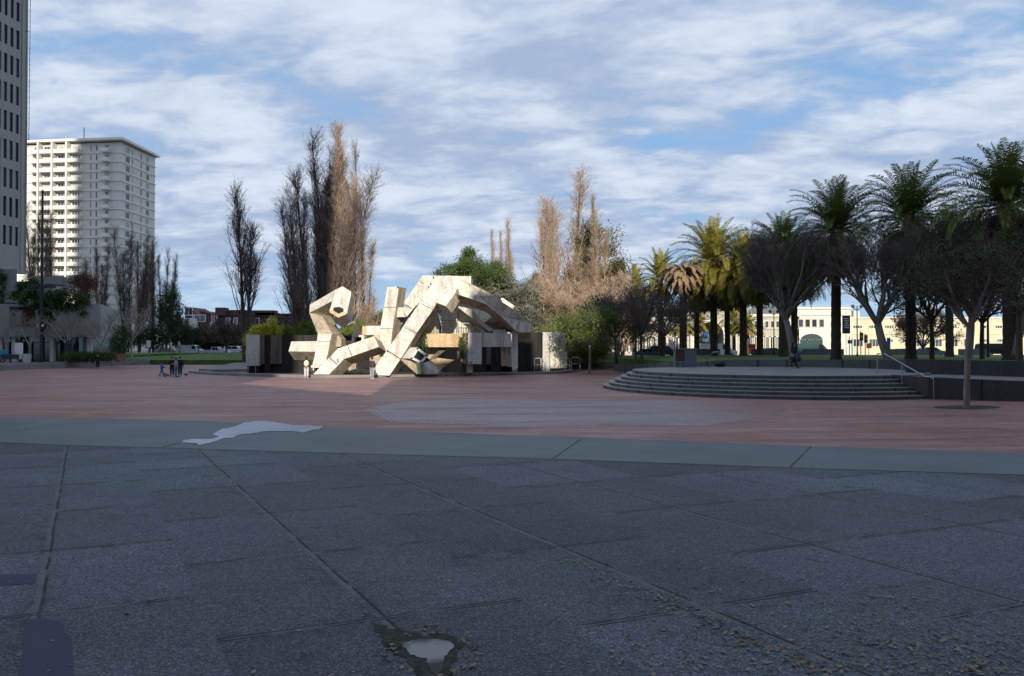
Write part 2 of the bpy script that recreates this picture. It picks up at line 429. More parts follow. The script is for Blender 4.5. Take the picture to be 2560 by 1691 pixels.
M = dict(
    slab=slab_mat(), brick=brick_mat('plaza_brick', False), palebrick=brick_mat('pale_plaza_brick', True), band=band_mat(),
    asphalt=plain('asphalt', (0.05, 0.05, 0.053), 0.85, 0.2, 1.5, 0.2), lot=plain('far_ground', (0.12, 0.12, 0.11), 0.9, 0.25, 0.05),
    walk=plain('sidewalk_concrete', (0.20, 0.20, 0.195), 0.8, 0.15, 1.0, 0.1), grass=plain('lawn_grass', (0.075, 0.135, 0.030), 0.9, 0.35, 1.2, 0.6, bscale=30),
    water=plain('pale_residue', (0.30, 0.34, 0.42), 0.35, 0.12, 1.2), silt=puddle_mat(), tar=plain('dark_patch', (0.030, 0.043, 0.080), 0.75, 0.15, 2.0), moss=plain('moss_dirt', (0.035, 0.038, 0.030), 0.9, 0.7, 14.0, 0.6),
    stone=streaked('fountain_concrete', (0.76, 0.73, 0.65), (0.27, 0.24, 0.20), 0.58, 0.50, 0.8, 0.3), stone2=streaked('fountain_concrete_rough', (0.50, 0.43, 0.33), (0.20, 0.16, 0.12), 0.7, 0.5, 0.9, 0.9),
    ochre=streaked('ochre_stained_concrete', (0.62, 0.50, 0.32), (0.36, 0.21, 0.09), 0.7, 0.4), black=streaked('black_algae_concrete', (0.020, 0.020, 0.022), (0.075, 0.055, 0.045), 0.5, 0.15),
    greywall=streaked('grey_streaked_concrete', (0.62, 0.62, 0.58), (0.30, 0.29, 0.27), 0.5, 0.3), brownwall=streaked('brown_streaked_concrete', (0.16, 0.125, 0.105), (0.04, 0.03, 0.03), 0.6, 0.3),
    joint=plain('joint_shadow', (0.16, 0.14, 0.12), 0.9, 0.2), dark=plain('dark_opening', (0.012, 0.012, 0.014), 0.8, 0.3), algae=plain('green_algae', (0.12, 0.21, 0.13), 0.6, 0.5, 3.0, 0.4),
    step=streaked('step_concrete', (0.135, 0.145, 0.14), (0.08, 0.085, 0.085), 0.5, 0.15, 0.65), stage=plain('stage_floor', (0.17, 0.175, 0.18), 0.6, 0.2, 0.6, 0.05), nose=plain('step_nosing', (0.24, 0.25, 0.25), 0.5, 0.2, 3.0),
    wall=streaked('retaining_wall_concrete', (0.16, 0.165, 0.165), (0.09, 0.095, 0.10), 0.5, 0.2), darkwall=streaked('dark_wall_concrete', (0.075, 0.072, 0.075), (0.04, 0.04, 0.045), 0.5, 0.2),
    tower=streaked('tower_concrete', (0.36, 0.36, 0.335), (0.25, 0.25, 0.235), 0.45, 0.1), podium=streaked('podium_concrete', (0.33, 0.335, 0.325), (0.25, 0.25, 0.245), 0.35, 0.1), towerglass=glass_mat('tower_glass', (0.03, 0.045, 0.065)),
    aptwall=plain('white_apartment_wall', (0.66, 0.64, 0.58), 0.75, 0.05, 0.4), aptslab=plain('apartment_slab_edge', (0.74, 0.72, 0.66), 0.7, 0.05, 0.4), aptglass=glass_mat('apartment_glass', (0.05, 0.058, 0.068)), curtain=plain('pale_curtain', (0.42, 0.42, 0.40), 0.8, 0.1, 1.0),
    rust=plain('dark_rust_brick', (0.13, 0.05, 0.04), 0.85, 0.25, 0.8), rowhouse=plain('rowhouse_brick', (0.085, 0.048, 0.048), 0.85, 0.2, 0.6), white=plain('white_paint', (0.74, 0.74, 0.72), 0.5, 0.05), cream=plain('cream_stucco', (0.60, 0.53, 0.38), 0.8, 0.08, 0.3),
    pier=plain('white_pier_stucco', (0.70, 0.66, 0.55), 0.8, 0.08, 0.3), piergrey=plain('grey_pier_stucco', (0.42, 0.40, 0.34), 0.8, 0.08, 0.3), roof=plain('slate_roof', (0.16, 0.16, 0.165), 0.8, 0.15), teal=plain('teal_paint', (0.03, 0.11, 0.095), 0.5, 0.1),
    bark=plain('bark', (0.085, 0.07, 0.058), 0.9, 0.35, 4.0, 0.5, stretch=(1, 1, 0.25)), twig=plain('twig', (0.17, 0.13, 0.11), 0.9, 0.2, 1.0, island=0.3), darktwig=plain('dark_twig', (0.15, 0.125, 0.12), 0.9, 0.2, 1.0, island=0.3),
    browntwig=plain('brown_twig', (0.40, 0.30, 0.22), 0.9, 0.2, 1.0, island=0.35), palebark=plain('pale_bark', (0.36, 0.33, 0.29), 0.85, 0.3, 3.0, 0.3, stretch=(1, 1, 0.3)), greybark=plain('grey_bark', (0.24, 0.22, 0.21), 0.85, 0.35, 3.0, 0.3, stretch=(1, 1, 0.4)),
    palmtrunk=plain('palm_trunk', (0.075, 0.058, 0.045), 0.95, 0.4, 6.0, 0.8), frond=foliage('palm_frond_green', (0.05, 0.09, 0.02), (0.17, 0.20, 0.045), 0.7, 0.2), frondy=foliage('palm_frond_yellow', (0.14, 0.15, 0.03), (0.34, 0.29, 0.05), 0.7, 0.2),
    deadfrond=foliage('dead_frond', (0.15, 0.10, 0.06), (0.40, 0.29, 0.19), 0.9, 0.1), fruit=plain('orange_fruit_stalks', (0.50, 0.24, 0.07), 0.8, 0.3, 4.0, island=0.3),
    pine=foliage('pine_needles', (0.032, 0.062, 0.020), (0.12, 0.165, 0.05), 0.5, 0.15), olive=foliage('eucalyptus_leaves', (0.06, 0.068, 0.025), (0.18, 0.16, 0.07), 0.5, 0.2), greyleaf=foliage('grey_green_leaves', (0.11, 0.12, 0.09), (0.25, 0.25, 0.19), 0.6, 0.2),
    willow=foliage('willow_leaves', (0.10, 0.15, 0.04), (0.24, 0.27, 0.09), 0.6, 0.25), evergreen=foliage('dark_evergreen_leaves', (0.018, 0.032, 0.014), (0.055, 0.075, 0.03), 0.8, 0.15), plum=foliage('purple_brown_leaves', (0.05, 0.035, 0.032), (0.16, 0.10, 0.09), 0.8, 0.15),
    yellowbush=foliage('yellow_green_leaves', (0.34, 0.33, 0.03), (0.70, 0.62, 0.08), 0.8, 0.3), midbush=foliage('mid_green_leaves', (0.06, 0.10, 0.022), (0.20, 0.26, 0.05), 0.8, 0.25), ivy=foliage('ivy_leaves', (0.025, 0.06, 0.018), (0.08, 0.145, 0.035), 0.8, 0.15),
    russet=foliage('russet_leaves', (0.08, 0.04, 0.028), (0.20, 0.10, 0.06), 0.8, 0.15), hedge=foliage('hedge_leaves', (0.03, 0.055, 0.018), (0.10, 0.13, 0.035), 1.5, 0.1),
    pole=plain('dark_metal_pole', (0.03, 0.035, 0.04), 0.5, 0.1, metal=0.3), steel=plain('stainless_steel', (0.42, 0.43, 0.45), 0.35, 0.1, metal=0.8), globe=plain('frosted_globe', (0.75, 0.75, 0.72), 0.3, 0.02), tyre=plain('tyre_rubber', (0.02, 0.02, 0.02), 0.8), carglass=glass_mat('car_glass', (0.02, 0.025, 0.03)),
    terracotta=plain('terracotta', (0.30, 0.15, 0.11), 0.8, 0.15), blue=plain('blue_sign', (0.03, 0.22, 0.50), 0.5), red=plain('red_sign', (0.62, 0.05, 0.02), 0.5), orange=plain('orange_sign', (0.75, 0.25, 0.08), 0.5), purple=plain('purple_banner', (0.05, 0.03, 0.055), 0.8), yellow=plain('yellow_sign', (0.75, 0.50, 0.04), 0.5),
    tealglass=glass_mat('teal_glass', (0.09, 0.20, 0.17), 0.1), shopglass=glass_mat('shop_glass', (0.02, 0.028, 0.034), 0.06), kioskbrown=plain('brown_poster_panel', (0.085, 0.05, 0.03), 0.5, 0.5, 5.0), kioskgrey=plain('blue_grey_cabinet', (0.13, 0.15, 0.18), 0.5, 0.1),
    skin=plain('skin', (0.42, 0.25, 0.18), 0.6, 0.05), leaf=foliage('fallen_leaf', (0.08, 0.055, 0.035), (0.34, 0.28, 0.20), 3.0, 0.0), lamp=plain('warm_lamp_glass', (0.8, 0.75, 0.6), 0.4),
)


def paint(name, col, rough=0.7, metal=0.0):
    if name not in M: M[name] = plain(name, col, rough, 0.08, 3.0, metal=metal)
    return M[name]


exec_order = None
# ------------------------------------------------------------------ the ground
def sheet(name, pts, mat, z):
    mb = MB(); mb.poly([(p[0], p[1], z) for p in pts]); o = struct(name, mb, mat)
    if o.data.polygons[0].normal.z < 0: o.data.flip_normals()
    return o


def edge(px): return [G(u, v) for u, v in px]


sheet('ground', [(-3000, -3000), (3000, -3000), (3000, 4000), (-3000, 4000)], M['lot'], -0.03)
sheet('brick_plaza', [(-95, 5), (60, 5), (60, 80), (20, 92), (-30, 100), (-60, 112), (-95, 95)], M['brick'], 0.0)
top = edge([(0, 1044), (485, 1052), (863, 1072), (1280, 1088), (2035, 1116), (2560, 1133)])
bot = edge([(0, 1107), (154, 1114), (469, 1123), (863, 1135), (1280, 1146), (1469, 1152), (1738, 1162), (2035, 1173), (2560, 1189)])


def ext(line, d=50):
    a = line[0] + (line[0] - line[1]).normalized() * d; z = line[-1] + (line[-1] - line[-2]).normalized() * d
    return [a] + line + [z]


topE, botE = ext(top), ext(bot)
sheet('concrete_band', topE + [Vector((p.x, p.y - 1.2, 0)) for p in botE[::-1]], M['band'], 0.004)
pav = botE + [Vector((80, -60, 0)), Vector((-100, -60, 0))]
sheet('pavement', pav, M['slab'], 0.008)
# joints across the band
jb = MB()
def strip(mb, a, b, w, z):
    a, b = Vector((a.x, a.y, z)), Vector((b.x, b.y, z)); d = (b - a).normalized(); n = Vector((-d.y, d.x, 0)) * w / 2
    mb.poly([a - n, b - n, b + n, a + n])
for a, b in (((405, 1120), (478, 1099)), ((1382, 1148), (1455, 1097)), ((1975, 1169), (2028, 1117))):
    strip(jb, G(*a), G(*b), 0.028, 0.0085)
for i in range(len(bot) - 1): strip(jb, bot[i], bot[i + 1], 0.045, 0.012)
struct('band_joint', jb, M['dark'])
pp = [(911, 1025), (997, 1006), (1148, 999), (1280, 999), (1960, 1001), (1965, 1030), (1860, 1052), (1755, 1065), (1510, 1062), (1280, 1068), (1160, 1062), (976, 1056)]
sheet('pale_brick_patch', edge(pp), M['palebrick'], 0.004)  # area of paler brick tone, blending into red brick toward the right
random.seed(3)
def rough_outline(px, n=6, amp=9):
    out = []
    for i in range(len(px)):
        a, b = px[i], px[(i + 1) % len(px)]
        for k in range(n):
            f = k / n; out.append((a[0] + (b[0] - a[0]) * f + random.uniform(-amp, amp) * 2.2, a[1] + (b[1] - a[1]) * f + random.uniform(-amp, amp)))
    return out
wet = [(240, 320), (300, 306), (255, 300), (360, 280), (590, 285), (640, 268), (700, 250), (620, 230), (740, 155), (830, 145), (1000, 85), (1180, 65), (1300, 72), (1460, 100), (1700, 120), (1940, 130), (1880, 165), (1800, 170), (1700, 205), (1560, 185), (1230, 190), (1120, 210), (960, 225), (900, 245), (860, 270), (760, 270), (620, 320), (460, 355), (430, 330)]
sheet('wet_patch', [G(400 + x / 4.748, 1040 + y / 4.748) for x, y in rough_outline(wet, 3, 4)], M['water'], 0.014)
mossy = [(230, 380), (420, 420), (620, 470), (900, 560), (1180, 480), (1420, 560), (1510, 720), (1400, 980), (1330, 1250), (1000, 1300), (830, 1100), (700, 900), (480, 800), (330, 620)]
sheet('moss_patch', [G(900 + x / 5.935, 1500 + y / 5.935) for x, y in rough_outline(mossy, 5, 24)], M['moss'], 0.012)
pud = [(600, 735), (640, 655), (900, 605), (1180, 610), (1340, 650), (1400, 700), (1330, 800), (1250, 870), (1230, 1080), (1100, 1150), (1000, 1000), (980, 900), (860, 870), (740, 830), (690, 740)]
sheet('puddle', [G(900 + x / 5.935, 1500 + y / 5.935) for x, y in rough_outline(pud, 4, 9)], M['silt'], 0.016)
sheet('dark_patch', [G(x * 0.5392, 960 + y * 0.5392) for x, y in rough_outline([(130, 1095), (280, 1100), (330, 1200), (340, 1420), (70, 1420)], 4, 7)], M['tar'], 0.012)
sheet('small_dark_patch', [G(x * 0.5392, 960 + y * 0.5392) for x, y in [(-60, 890), (170, 885), (165, 930), (-60, 945)]], M['tar'], 0.012)
# ------------------------------------------------------------------ trees: level-wise vectorised growth
def norm(a): return a / np.maximum(np.linalg.norm(a, axis=-1, keepdims=True), 1e-9)


def grow(P0, D, L, R0, R1, nseg, wander, up, rng):
    n = len(P0); pts = np.zeros((n, nseg + 1, 3)); pts[:, 0] = P0; d = norm(D)
    dirs = np.zeros((n, nseg + 1, 3)); dirs[:, 0] = d
    for i in range(nseg):
        d = norm(d + rng.normal(0, wander, (n, 3)) + np.array([0, 0, up])); dirs[:, i + 1] = d
        pts[:, i + 1] = pts[:, i] + d * (L / nseg)[:, None]
    f = np.linspace(0, 1, nseg + 1)[None, :]
    rad = R0[:, None] * (1 - f) + R1[:, None] * f
    return pts, dirs, rad


def spawn(pts, dirs, rad, per, t0, t1, ang, rng, flat=0.0):
    n, m, _ = pts.shape; t = rng.uniform(t0, t1, (n, per)); x = t * (m - 1); i = np.minimum(x.astype(int), m - 2); f = (x - i)[..., None]
    r = np.arange(n)[:, None]
    p = pts[r, i] * (1 - f) + pts[r, i + 1] * f; d = norm(dirs[r, i] * (1 - f) + dirs[r, i + 1] * f); rr = rad[r, i] * (1 - f[..., 0]) + rad[r, i + 1] * f[..., 0]
    q = rng.normal(0, 1, (n, per, 3)); q[..., 2] *= (1 - flat)
    q = norm(q - d * np.sum(q * d, -1, keepdims=True))
    a = ang + rng.normal(0, 0.12, (n, per, 1))
    nd = d * np.cos(a) + q * np.sin(a)
    return p.reshape(-1, 3), nd.reshape(-1, 3), t.reshape(-1), rr.reshape(-1)


def tubes(levels, ks):
    V, Q, base = [], [], 0
    for (pts, dirs, rad), k in zip(levels, ks):
        n, m, _ = pts.shape; d = dirs
        ref = np.where(np.abs(d[..., 2:3]) > 0.9, np.array([1.0, 0, 0]), np.array([0, 0, 1.0]))
        ref = np.broadcast_to(np.where(np.abs(d[:, :1, 2:3]) > 0.8, np.array([1.0, 0, 0]), np.array([0, 0, 1.0])), d.shape)
        a = norm(np.cross(d, ref)); b = np.cross(d, a)
        w = 2 * np.pi * np.arange(k) / k
        v = pts[:, :, None] + rad[:, :, None, None] * (a[:, :, None] * np.cos(w)[None, None, :, None] + b[:, :, None] * np.sin(w)[None, None, :, None])
        V.append(v.reshape(-1, 3))
        idx = np.arange(n * m * k).reshape(n, m, k) + base; nx = np.roll(idx, -1, axis=2)
        Q.append(np.stack([idx[:, :-1], nx[:, :-1], nx[:, 1:], idx[:, 1:]], -1).reshape(-1, 4)); base += n * m * k
    return np.concatenate(V), np.concatenate(Q)


def leaf_quads(c, size, rng, aspect=0.6, droop=0.0, dirs=None):
    n = len(c); a = norm(rng.normal(0, 1, (n, 3)) if dirs is None else dirs + rng.normal(0, 0.25, (n, 3)))
    if droop: a = norm(a + np.array([0, 0, -droop]))
    b = norm(np.cross(a, rng.normal(0, 1, (n, 3)))); s = size * rng.uniform(0.6, 1.4, (n, 1))
    a = a * s; b = b * s * aspect
    V = np.stack([c - a, c + b * 0.8, c + a, c - b * 0.8], 1).reshape(-1, 3)
    return V, np.arange(4 * n).reshape(-1, 4)


def crown_leaves(centers, sigma, per, size, rng, aspect=0.6, droop=0.0):
    n = len(centers); sg = sigma * rng.uniform(0.6, 1.3, (n, 1, 1))
    c = centers[:, None] + rng.normal(0, 1, (n, per, 3)) * sg * np.array([1, 1, 0.75])
    return leaf_quads(c.reshape(-1, 3), size, rng, aspect, droop)


def poplar(seed, H=30.0, stems=3, spread=1.2, width=3.0, low=0.16, dens=1.0, tw='twig', skirt=1.0, twr=0.017, leafy=0, bark='bark'):
    rng = np.random.default_rng(seed); root = thing('poplar_tree', 'x', 'tree')
    a = rng.uniform(0, 6.28, stems); P0 = np.stack([np.cos(a) * .25, np.sin(a) * .25, np.zeros(stems)], 1)
    tilt = spread / H * rng.uniform(.6, 1.6, stems); D = np.stack([np.cos(a) * tilt * 2, np.sin(a) * tilt * 2, np.ones(stems)], 1)
    hs = H * rng.uniform(.74, 1.0, stems); hs[0] = H
    s0 = grow(P0, D, hs, np.full(stems, .30), np.full(stems, .02), 14, .012, .035, rng)
    V, Q = tubes([s0], [8]); np_mesh('trunk', V, Q, M[bark], root)
    n1 = int(60 * dens)
    p, d, t, r = spawn(*s0, n1, low, .97, .44, rng)
    prof = np.clip(1.15 - t, .12, 1) * np.where(t < .35, 1 + skirt * (1 - t / .35) * .5, 1)
    l1 = grow(p, d, width * 2.1 * prof * rng.uniform(.55, 1.2, len(p)), np.minimum(r * .5, .07), np.full(len(p), .018), 5, .05, .16, rng)
    keep = rng.uniform(0, 1, len(p)) > -1
    p2, d2, t2, r2 = spawn(*l1, 10, .15, 1, .6, rng)
    l2 = grow(p2, d2, rng.uniform(.6, 2.1, len(p2)), np.full(len(p2), twr), np.full(len(p2), .009), 3, .12, .10, rng)
    p3, d3, t3, r3 = spawn(*l2, 3, .2, 1, .6, rng)
    l3 = grow(p3, d3, rng.uniform(.25, .8, len(p3)), np.full(len(p3), twr * .7), np.full(len(p3), .008), 2, .15, .08, rng)
    V, Q = tubes([l1, l2, l3], [4, 3, 3]); np_mesh('crown', V, Q, M[tw], root)
    return root


def bare(seed, H=11.0, trunkh=3.0, wide=.62, tw='darktwig', bark='greybark', up=.10, per=(6, 6, 6, 5), r0=.28, twr=.012, leaves=None, leafmat=None, lsize=.09, lper=8, lsig=.25, name='bare_tree', lean=(0, 0), forks=5):
    rng = np.random.default_rng(seed); root = thing(name, 'x', 'tree')
    s0 = grow(np.zeros((1, 3)), np.array([[lean[0], lean[1], 1.0]]), np.array([trunkh]), np.array([r0]), np.array([r0 * .72]), 6, .03, .02, rng)
    tip = s0[0][0, -1]; a = np.arange(forks) * 6.28 / forks + rng.uniform(0, .8, forks)
    el = rng.uniform(.55, 1.0, forks) * wide
    D = np.stack([np.cos(a) * np.sin(el), np.sin(a) * np.sin(el), np.cos(el)], 1)
    s1 = grow(np.repeat(tip[None] - np.array([[0, 0, .15]]), forks, 0), D, (H - trunkh) * rng.uniform(.75, 1.0, forks), np.full(forks, r0 * .55), np.full(forks, .03), 8, .05, up * .35, rng)
    V, Q = tubes([s0, s1], [10, 7]); np_mesh('trunk', V, Q, M[bark], root)
    p, d, t, r = spawn(*s1, per[0] + 3, .12, .95, .5 * (wide / .62), rng)
    l1 = grow(p, d, (H - trunkh) * (1.05 - t) * rng.uniform(.45, .8, len(p)), np.maximum(r * .6, .02), np.full(len(p), .016), 6, .07, up, rng)
    p, d, t, r = spawn(*l1, per[1], .15, 1, .55, rng)
    l2 = grow(p, d, rng.uniform(.10, .24, len(p)) * (H - trunkh), np.maximum(r * .6, twr * 1.3), np.full(len(p), twr), 4, .09, up, rng)
    p, d, t, r = spawn(*l2, per[2], .15, 1, .55, rng)
    l3 = grow(p, d, rng.uniform(.4, 1.2, len(p)) * H / 11, np.full(len(p), twr), np.full(len(p), twr * .6), 3, .10, up, rng)
    p, d, t, r = spawn(*l3, per[3], .2, 1, .55, rng)
    l4 = grow(p, d, rng.uniform(.2, .6, len(p)) * H / 11, np.full(len(p), twr * .8), np.full(len(p), twr * .5), 2, .12, up * .8, rng)
    V, Q = tubes([l1, l2, l3, l4], [5, 4, 3, 3]); crown = np_mesh('crown', V, Q, M[tw], root)
    if leaves:
        ends = l3[0][:, -1]; rng.shuffle(ends); ends = ends[:leaves]
        V, Q = crown_leaves(ends, lsig, lper, lsize, rng); lv = np_mesh('leaves', V, Q, M[leafmat], crown)
    return root


def lumpy(seed, R, center, n, sigma, per, size, mat, name='leafy_tree', trunk=None, bark='bark', aspect=.5, shell=.55, droop=0.0, limbs=10):
    """crown of leaf clumps spread through an uneven volume, on a trunk with limbs"""
    rng = np.random.default_rng(seed); root = thing(name, 'x', 'tree')
    d = norm(rng.normal(0, 1, (n, 3))); rr = rng.uniform(shell, 1, (n, 1)) ** .8
    lob = 1 + .22 * np.sin(d[:, :1] * 5 + seed) * np.cos(d[:, 1:2] * 4 + seed * 2) + .18 * np.sin(d[:, 2:3] * 7 + d[:, :1] * 6 + seed)
    c = np.array(center) + d * rr * lob * np.array(R); c = c[c[:, 2] > .15]
    V, Q = crown_leaves(c, sigma, per, size, rng, aspect, droop); np_mesh('crown', V, Q, M[mat], root)
    th, tr = trunk if trunk else (center[2] - R[2] * .6, .15)
    s0 = grow(np.zeros((1, 3)), np.array([[0, 0, 1.0]]), np.array([max(th, .3)]), np.array([tr]), np.array([tr * .7]), 5, .03, .02, rng)
    tip = s0[0][0, -1]; k = min(limbs, len(c)); e = c[rng.choice(len(c), k, replace=False)]; D = e - tip
    s1 = grow(np.repeat(tip[None], k, 0), D + np.array([0, 0, .0]), np.linalg.norm(D, axis=1), np.full(k, tr * .5), np.full(k, .02), 5, .05, .0, rng)
    V, Q = tubes([s0, s1], [8, 5]); np_mesh('trunk', V, Q, M[bark], root)
    return root


def palm(seed, H=12.0, L=4.2, n=75, mat='frond', ndead=40, tr=.45, fruit=True, dead_only=False, thin=1.0, lo=-35, hi=86, skirtlen=.75):
    rng = np.random.default_rng(seed); root = thing('date_palm', 'x', 'palm')
    mb = MB(); zs = np.linspace(0, H, 26)
    r = [tr * (1.35 if z < .3 else 1.0 - .12 * z / H) * (1 + (.045 if i % 2 else -.02)) * (1 + max(0, (z - H + 1.6)) * .28) for i, z in enumerate(zs)]
    bx, by = rng.normal(0, .12, 2)
    mb.tube([(bx * (z / H) ** 2, by * (z / H) ** 2, z) for z in zs], r, 12); mb.build('trunk', M['palmtrunk'], root)
    top = np.array([bx, by, H])

    def fronds(name, n, e0, e1, Ls, bend, mat, lw, stiff=1.0):
        el = np.radians(rng.uniform(e0, e1, n) if e1 < 0 else np.sort(e0 + (e1 - e0) * rng.uniform(0, 1, n) ** .85)); az = np.arange(n) * 2.39996 + rng.uniform(0, .4, n)
        Lf = Ls * rng.uniform(.82, 1.08, n); m = 12
        d0 = np.stack([np.cos(az) * np.cos(el), np.sin(az) * np.cos(el), np.sin(el)], 1)
        pts = np.zeros((n, m + 1, 3)); dr = np.zeros((n, m + 1, 3)); pts[:, 0] = top + d0 * .3 + np.array([0, 0, -.4]) * (el < 0)[:, None]; d = d0.copy(); dr[:, 0] = d
        side = norm(np.cross(d0, np.array([0, 0, 1.0])) + 1e-6)
        for i in range(m):
            g = bend * (.25 + 1.9 * i / m) / m * rng.uniform(.8, 1.2, (n, 1)) * np.clip(np.cos(el) * 1.0 + .35, .3, 1.2)[:, None]
            d = norm(d + np.array([0, 0, -1.0]) * g); dr[:, i + 1] = d; pts[:, i + 1] = pts[:, i] + d * (Lf / m)[:, None]
        rad = np.linspace(.035, .008, m + 1)[None].repeat(n, 0)
        V1, Q1 = tubes([(pts, dr, rad)], [3])
        k = int(40 * thin); f = np.linspace(.10, 1.0, k); x = f * m; i = np.minimum(x.astype(int), m - 1); g = (x - i)[None, :, None]
        p = pts[:, i] * (1 - g) + pts[:, i + 1] * g; dd = norm(dr[:, i] * (1 - g) + dr[:, i + 1] * g)
        ll = (.16 + .42 * np.sin(np.pi * np.clip(f * .93 + .06, 0, 1)) ** .7) * (Ls / 4.2); Vs, Qs, base = [V1], [Q1], len(V1)
        nrm_ = norm(np.cross(side[:, None], dd))
        for sg in (-1, 1):
            ld = norm(side[:, None] * sg * .80 + dd * .62 + nrm_ * .42 * stiff + rng.normal(0, .10, p.shape) + np.array([0, 0, -.30]))
            tip = p + ld * ll[None, :, None]; mid = p + ld * ll[None, :, None] * .5 + np.array([0, 0, .03])
            wv = norm(np.cross(ld, nrm_)) * lw
            tip = tip + np.array([0, 0, -.10])
            q = np.stack([p - wv * .6, p + wv * .6, mid + wv, mid - wv, tip], 2)   # n,k,5,3
            cnt = n * k; Vs.append(q.reshape(-1, 3)); ix = np.arange(cnt)[:, None] * 5 + base
            Qs.append(np.concatenate([ix + np.array([0, 1, 2, 3]), ix + np.array([3, 2, 4, 4])], 0)); base += cnt * 5
        V = np.concatenate(Vs); Q = np.concatenate(Qs)
        # the tip triangles: give them a real fourth corner
        tri = Q[:, 2] == Q[:, 3]
        extra = V[Q[tri][:, 2]] + np.array([0.004, 0.004, 0]); Qn = Q.copy(); Qn[np.where(tri)[0], 3] = len(V) + np.arange(tri.sum())
        return np_mesh(name, np.concatenate([V, extra]), Qn[:, [0, 1, 2, 3]] if False else Qn, M[mat], root)
    if not dead_only: fronds('crown', n, lo, hi, L, 1.5, mat, .038)
    fronds('dead_fronds' if not dead_only else 'crown', ndead if not dead_only else 85, -70 if not dead_only else -60, -25 if not dead_only else 45, L * skirtlen, 1.5, 'deadfrond', .05, .2)
    if fruit:
        k = 26; az = rng.uniform(0, 6.28, k); el = rng.uniform(-.2, .9, k); D = np.stack([np.cos(az) * np.cos(el), np.sin(az) * np.cos(el), np.sin(el)], 1)
        l = grow(np.repeat(top[None], k, 0), D, rng.uniform(.9, 1.6, k), np.full(k, .04), np.full(k, .02), 5, .05, -.22, rng)
        p, d, t, r_ = spawn(*l, 14, .4, 1, .5, rng); l2 = grow(p, d, rng.uniform(.2, .45, len(p)), np.full(len(p), .018), np.full(len(p), .012), 2, .05, -.3, rng)
        V, Q = tubes([l, l2], [4, 3]); np_mesh('fruit_stalks', V, Q, M['fruit'], root)
    return root


def set_tree(root, label, u, Y, z=0.0, rz=0.0, scale=1.0, first=True, group=None, cat=None):
    x = (u - CX) / F * Y
    if first:
        root.location = (x, Y, z); root.rotation_euler = (0, 0, rz); root.scale = (scale,) * 3 if not hasattr(scale, '__len__') else scale
        root['label'] = label
        if group: root['group'] = group
        return root
    return dup(root, (x, Y, z), rz, label, scale, group)


def top_h(v, Y, z=0.0): return HC + (866 - v) / F * Y - z      # height of something whose top shows at row v


# ---- tall bare poplars behind the fountain and along the lawn
G1 = 'bare poplars behind the fountain'
pa = poplar(11, 30, 3, 1.3, 2.9, .14, 1.25)
pb = poplar(12, 30, 3, 1.3, 2.8, .12, .95, tw='browntwig')
pc = poplar(13, 26, 4, 2.6, 3.2, .16, 1.1)
pd = poplar(14, 24, 2, .9, 3.6, .10, 1.3, tw='browntwig', skirt=1.6)
pe = poplar(15, 20, 2, 1.8, 3.6, .22, .9, tw='darktwig', skirt=1.2, twr=.018)
def pop(proto, label, u, vtop, Y, Hn, rz, first=False, wide=1.0, z=0.0, group=G1):
    h = top_h(vtop, Y, z); s = h / Hn; return set_tree(proto, label, u, Y, z, rz, (s * wide, s * wide, s), first, group)
pop(pa, 'tall dark bare poplar with twin tops behind the left fountain arm', 832, 322, 100, 30, .4, True, 1.0)
pop(pc, 'dark broad bare poplar at the left of the tall cluster behind the fountain', 790, 398, 96, 26, 1.2, True, 1.05)
pop(pb, 'tallest bare poplar, brown and sunlit, right of the dark cluster', 884, 314, 98, 30, 2.0, True, .95)
pop(pa, 'dark bare poplar filling the gap behind the left fountain head', 812, 375, 101, 30, 5.1, False, .8)
pop(pa, 'slim dark bare poplar leader between the dark and the brown poplar', 858, 330, 104, 30, 3.1, False, .5)
pop(pb, 'low wide brown bare poplar trailing right of the tall cluster', 912, 520, 106, 30, .9, False, .8)
pop(pc, 'short leafless poplar at the outer left of the dark cluster', 757, 470, 104, 26, 3.3, False, .9)
pop(pe, 'lone leafless tree with two trunks left of the fountain wall', 614, 492, 103, 20, .3, True, .95, .6, 'trees on the left lawn')
pop(pd, 'tall brown bare poplar right of the fountain arch', 1420, 443, 104, 24, .2, True, 1.35)
pop(pd, 'brown bare poplar shoulder left of the tallest right-hand poplar', 1372, 520, 100, 24, 1.9, False, .8)
pop(pb, 'brown bare poplar in front of the eucalyptus', 1503, 487, 97, 30, 1.1, False, .8)
pop(pd, 'low brown bare poplar between arch and eucalyptus', 1450, 640, 98, 24, 2.9, False, 1.7)
pop(pb, 'thin distant poplar leftmost behind the pine', 1233, 574, 150, 30, .5, False, .62)
pop(pb, 'thin distant poplar in the middle behind the pine', 1262, 580, 152, 30, 1.5, False, .5)
pop(pb, 'thin distant poplar rightmost and tallest behind the pine', 1284, 552, 148, 30, 2.5, False, .75)
pop(pd, 'pale bare sapling poplar right of the left fountain arm', 925, 745, 92, 24, 2.2, False, 1.8)
G2 = 'bare poplars before the white apartment tower'
pop(pa, 'dark bare poplar before the sunlit balconies, left one', 92, 500, 165, 30, .7, False, .75, group=G2)
pop(pa, 'dark bare poplar before the sunlit balconies, right one', 122, 520, 168, 30, 1.7, False, .8, group=G2)
pop(pa, 'slender bare poplar before the middle of the apartment tower', 248, 600, 160, 30, 2.7, False, .7, group=G2)
pop(pa, 'bare poplar before the corner of the apartment tower', 318, 560, 158, 30, .1, False, .85, group=G2)
pop(pc, 'broad bare poplar before the right face of the apartment tower', 346, 590, 162, 26, .4, False, .7, group=G2)
pop(pa, 'bare poplar just right of the apartment tower', 384, 618, 160, 30, 1.3, False, .75, group=G2)
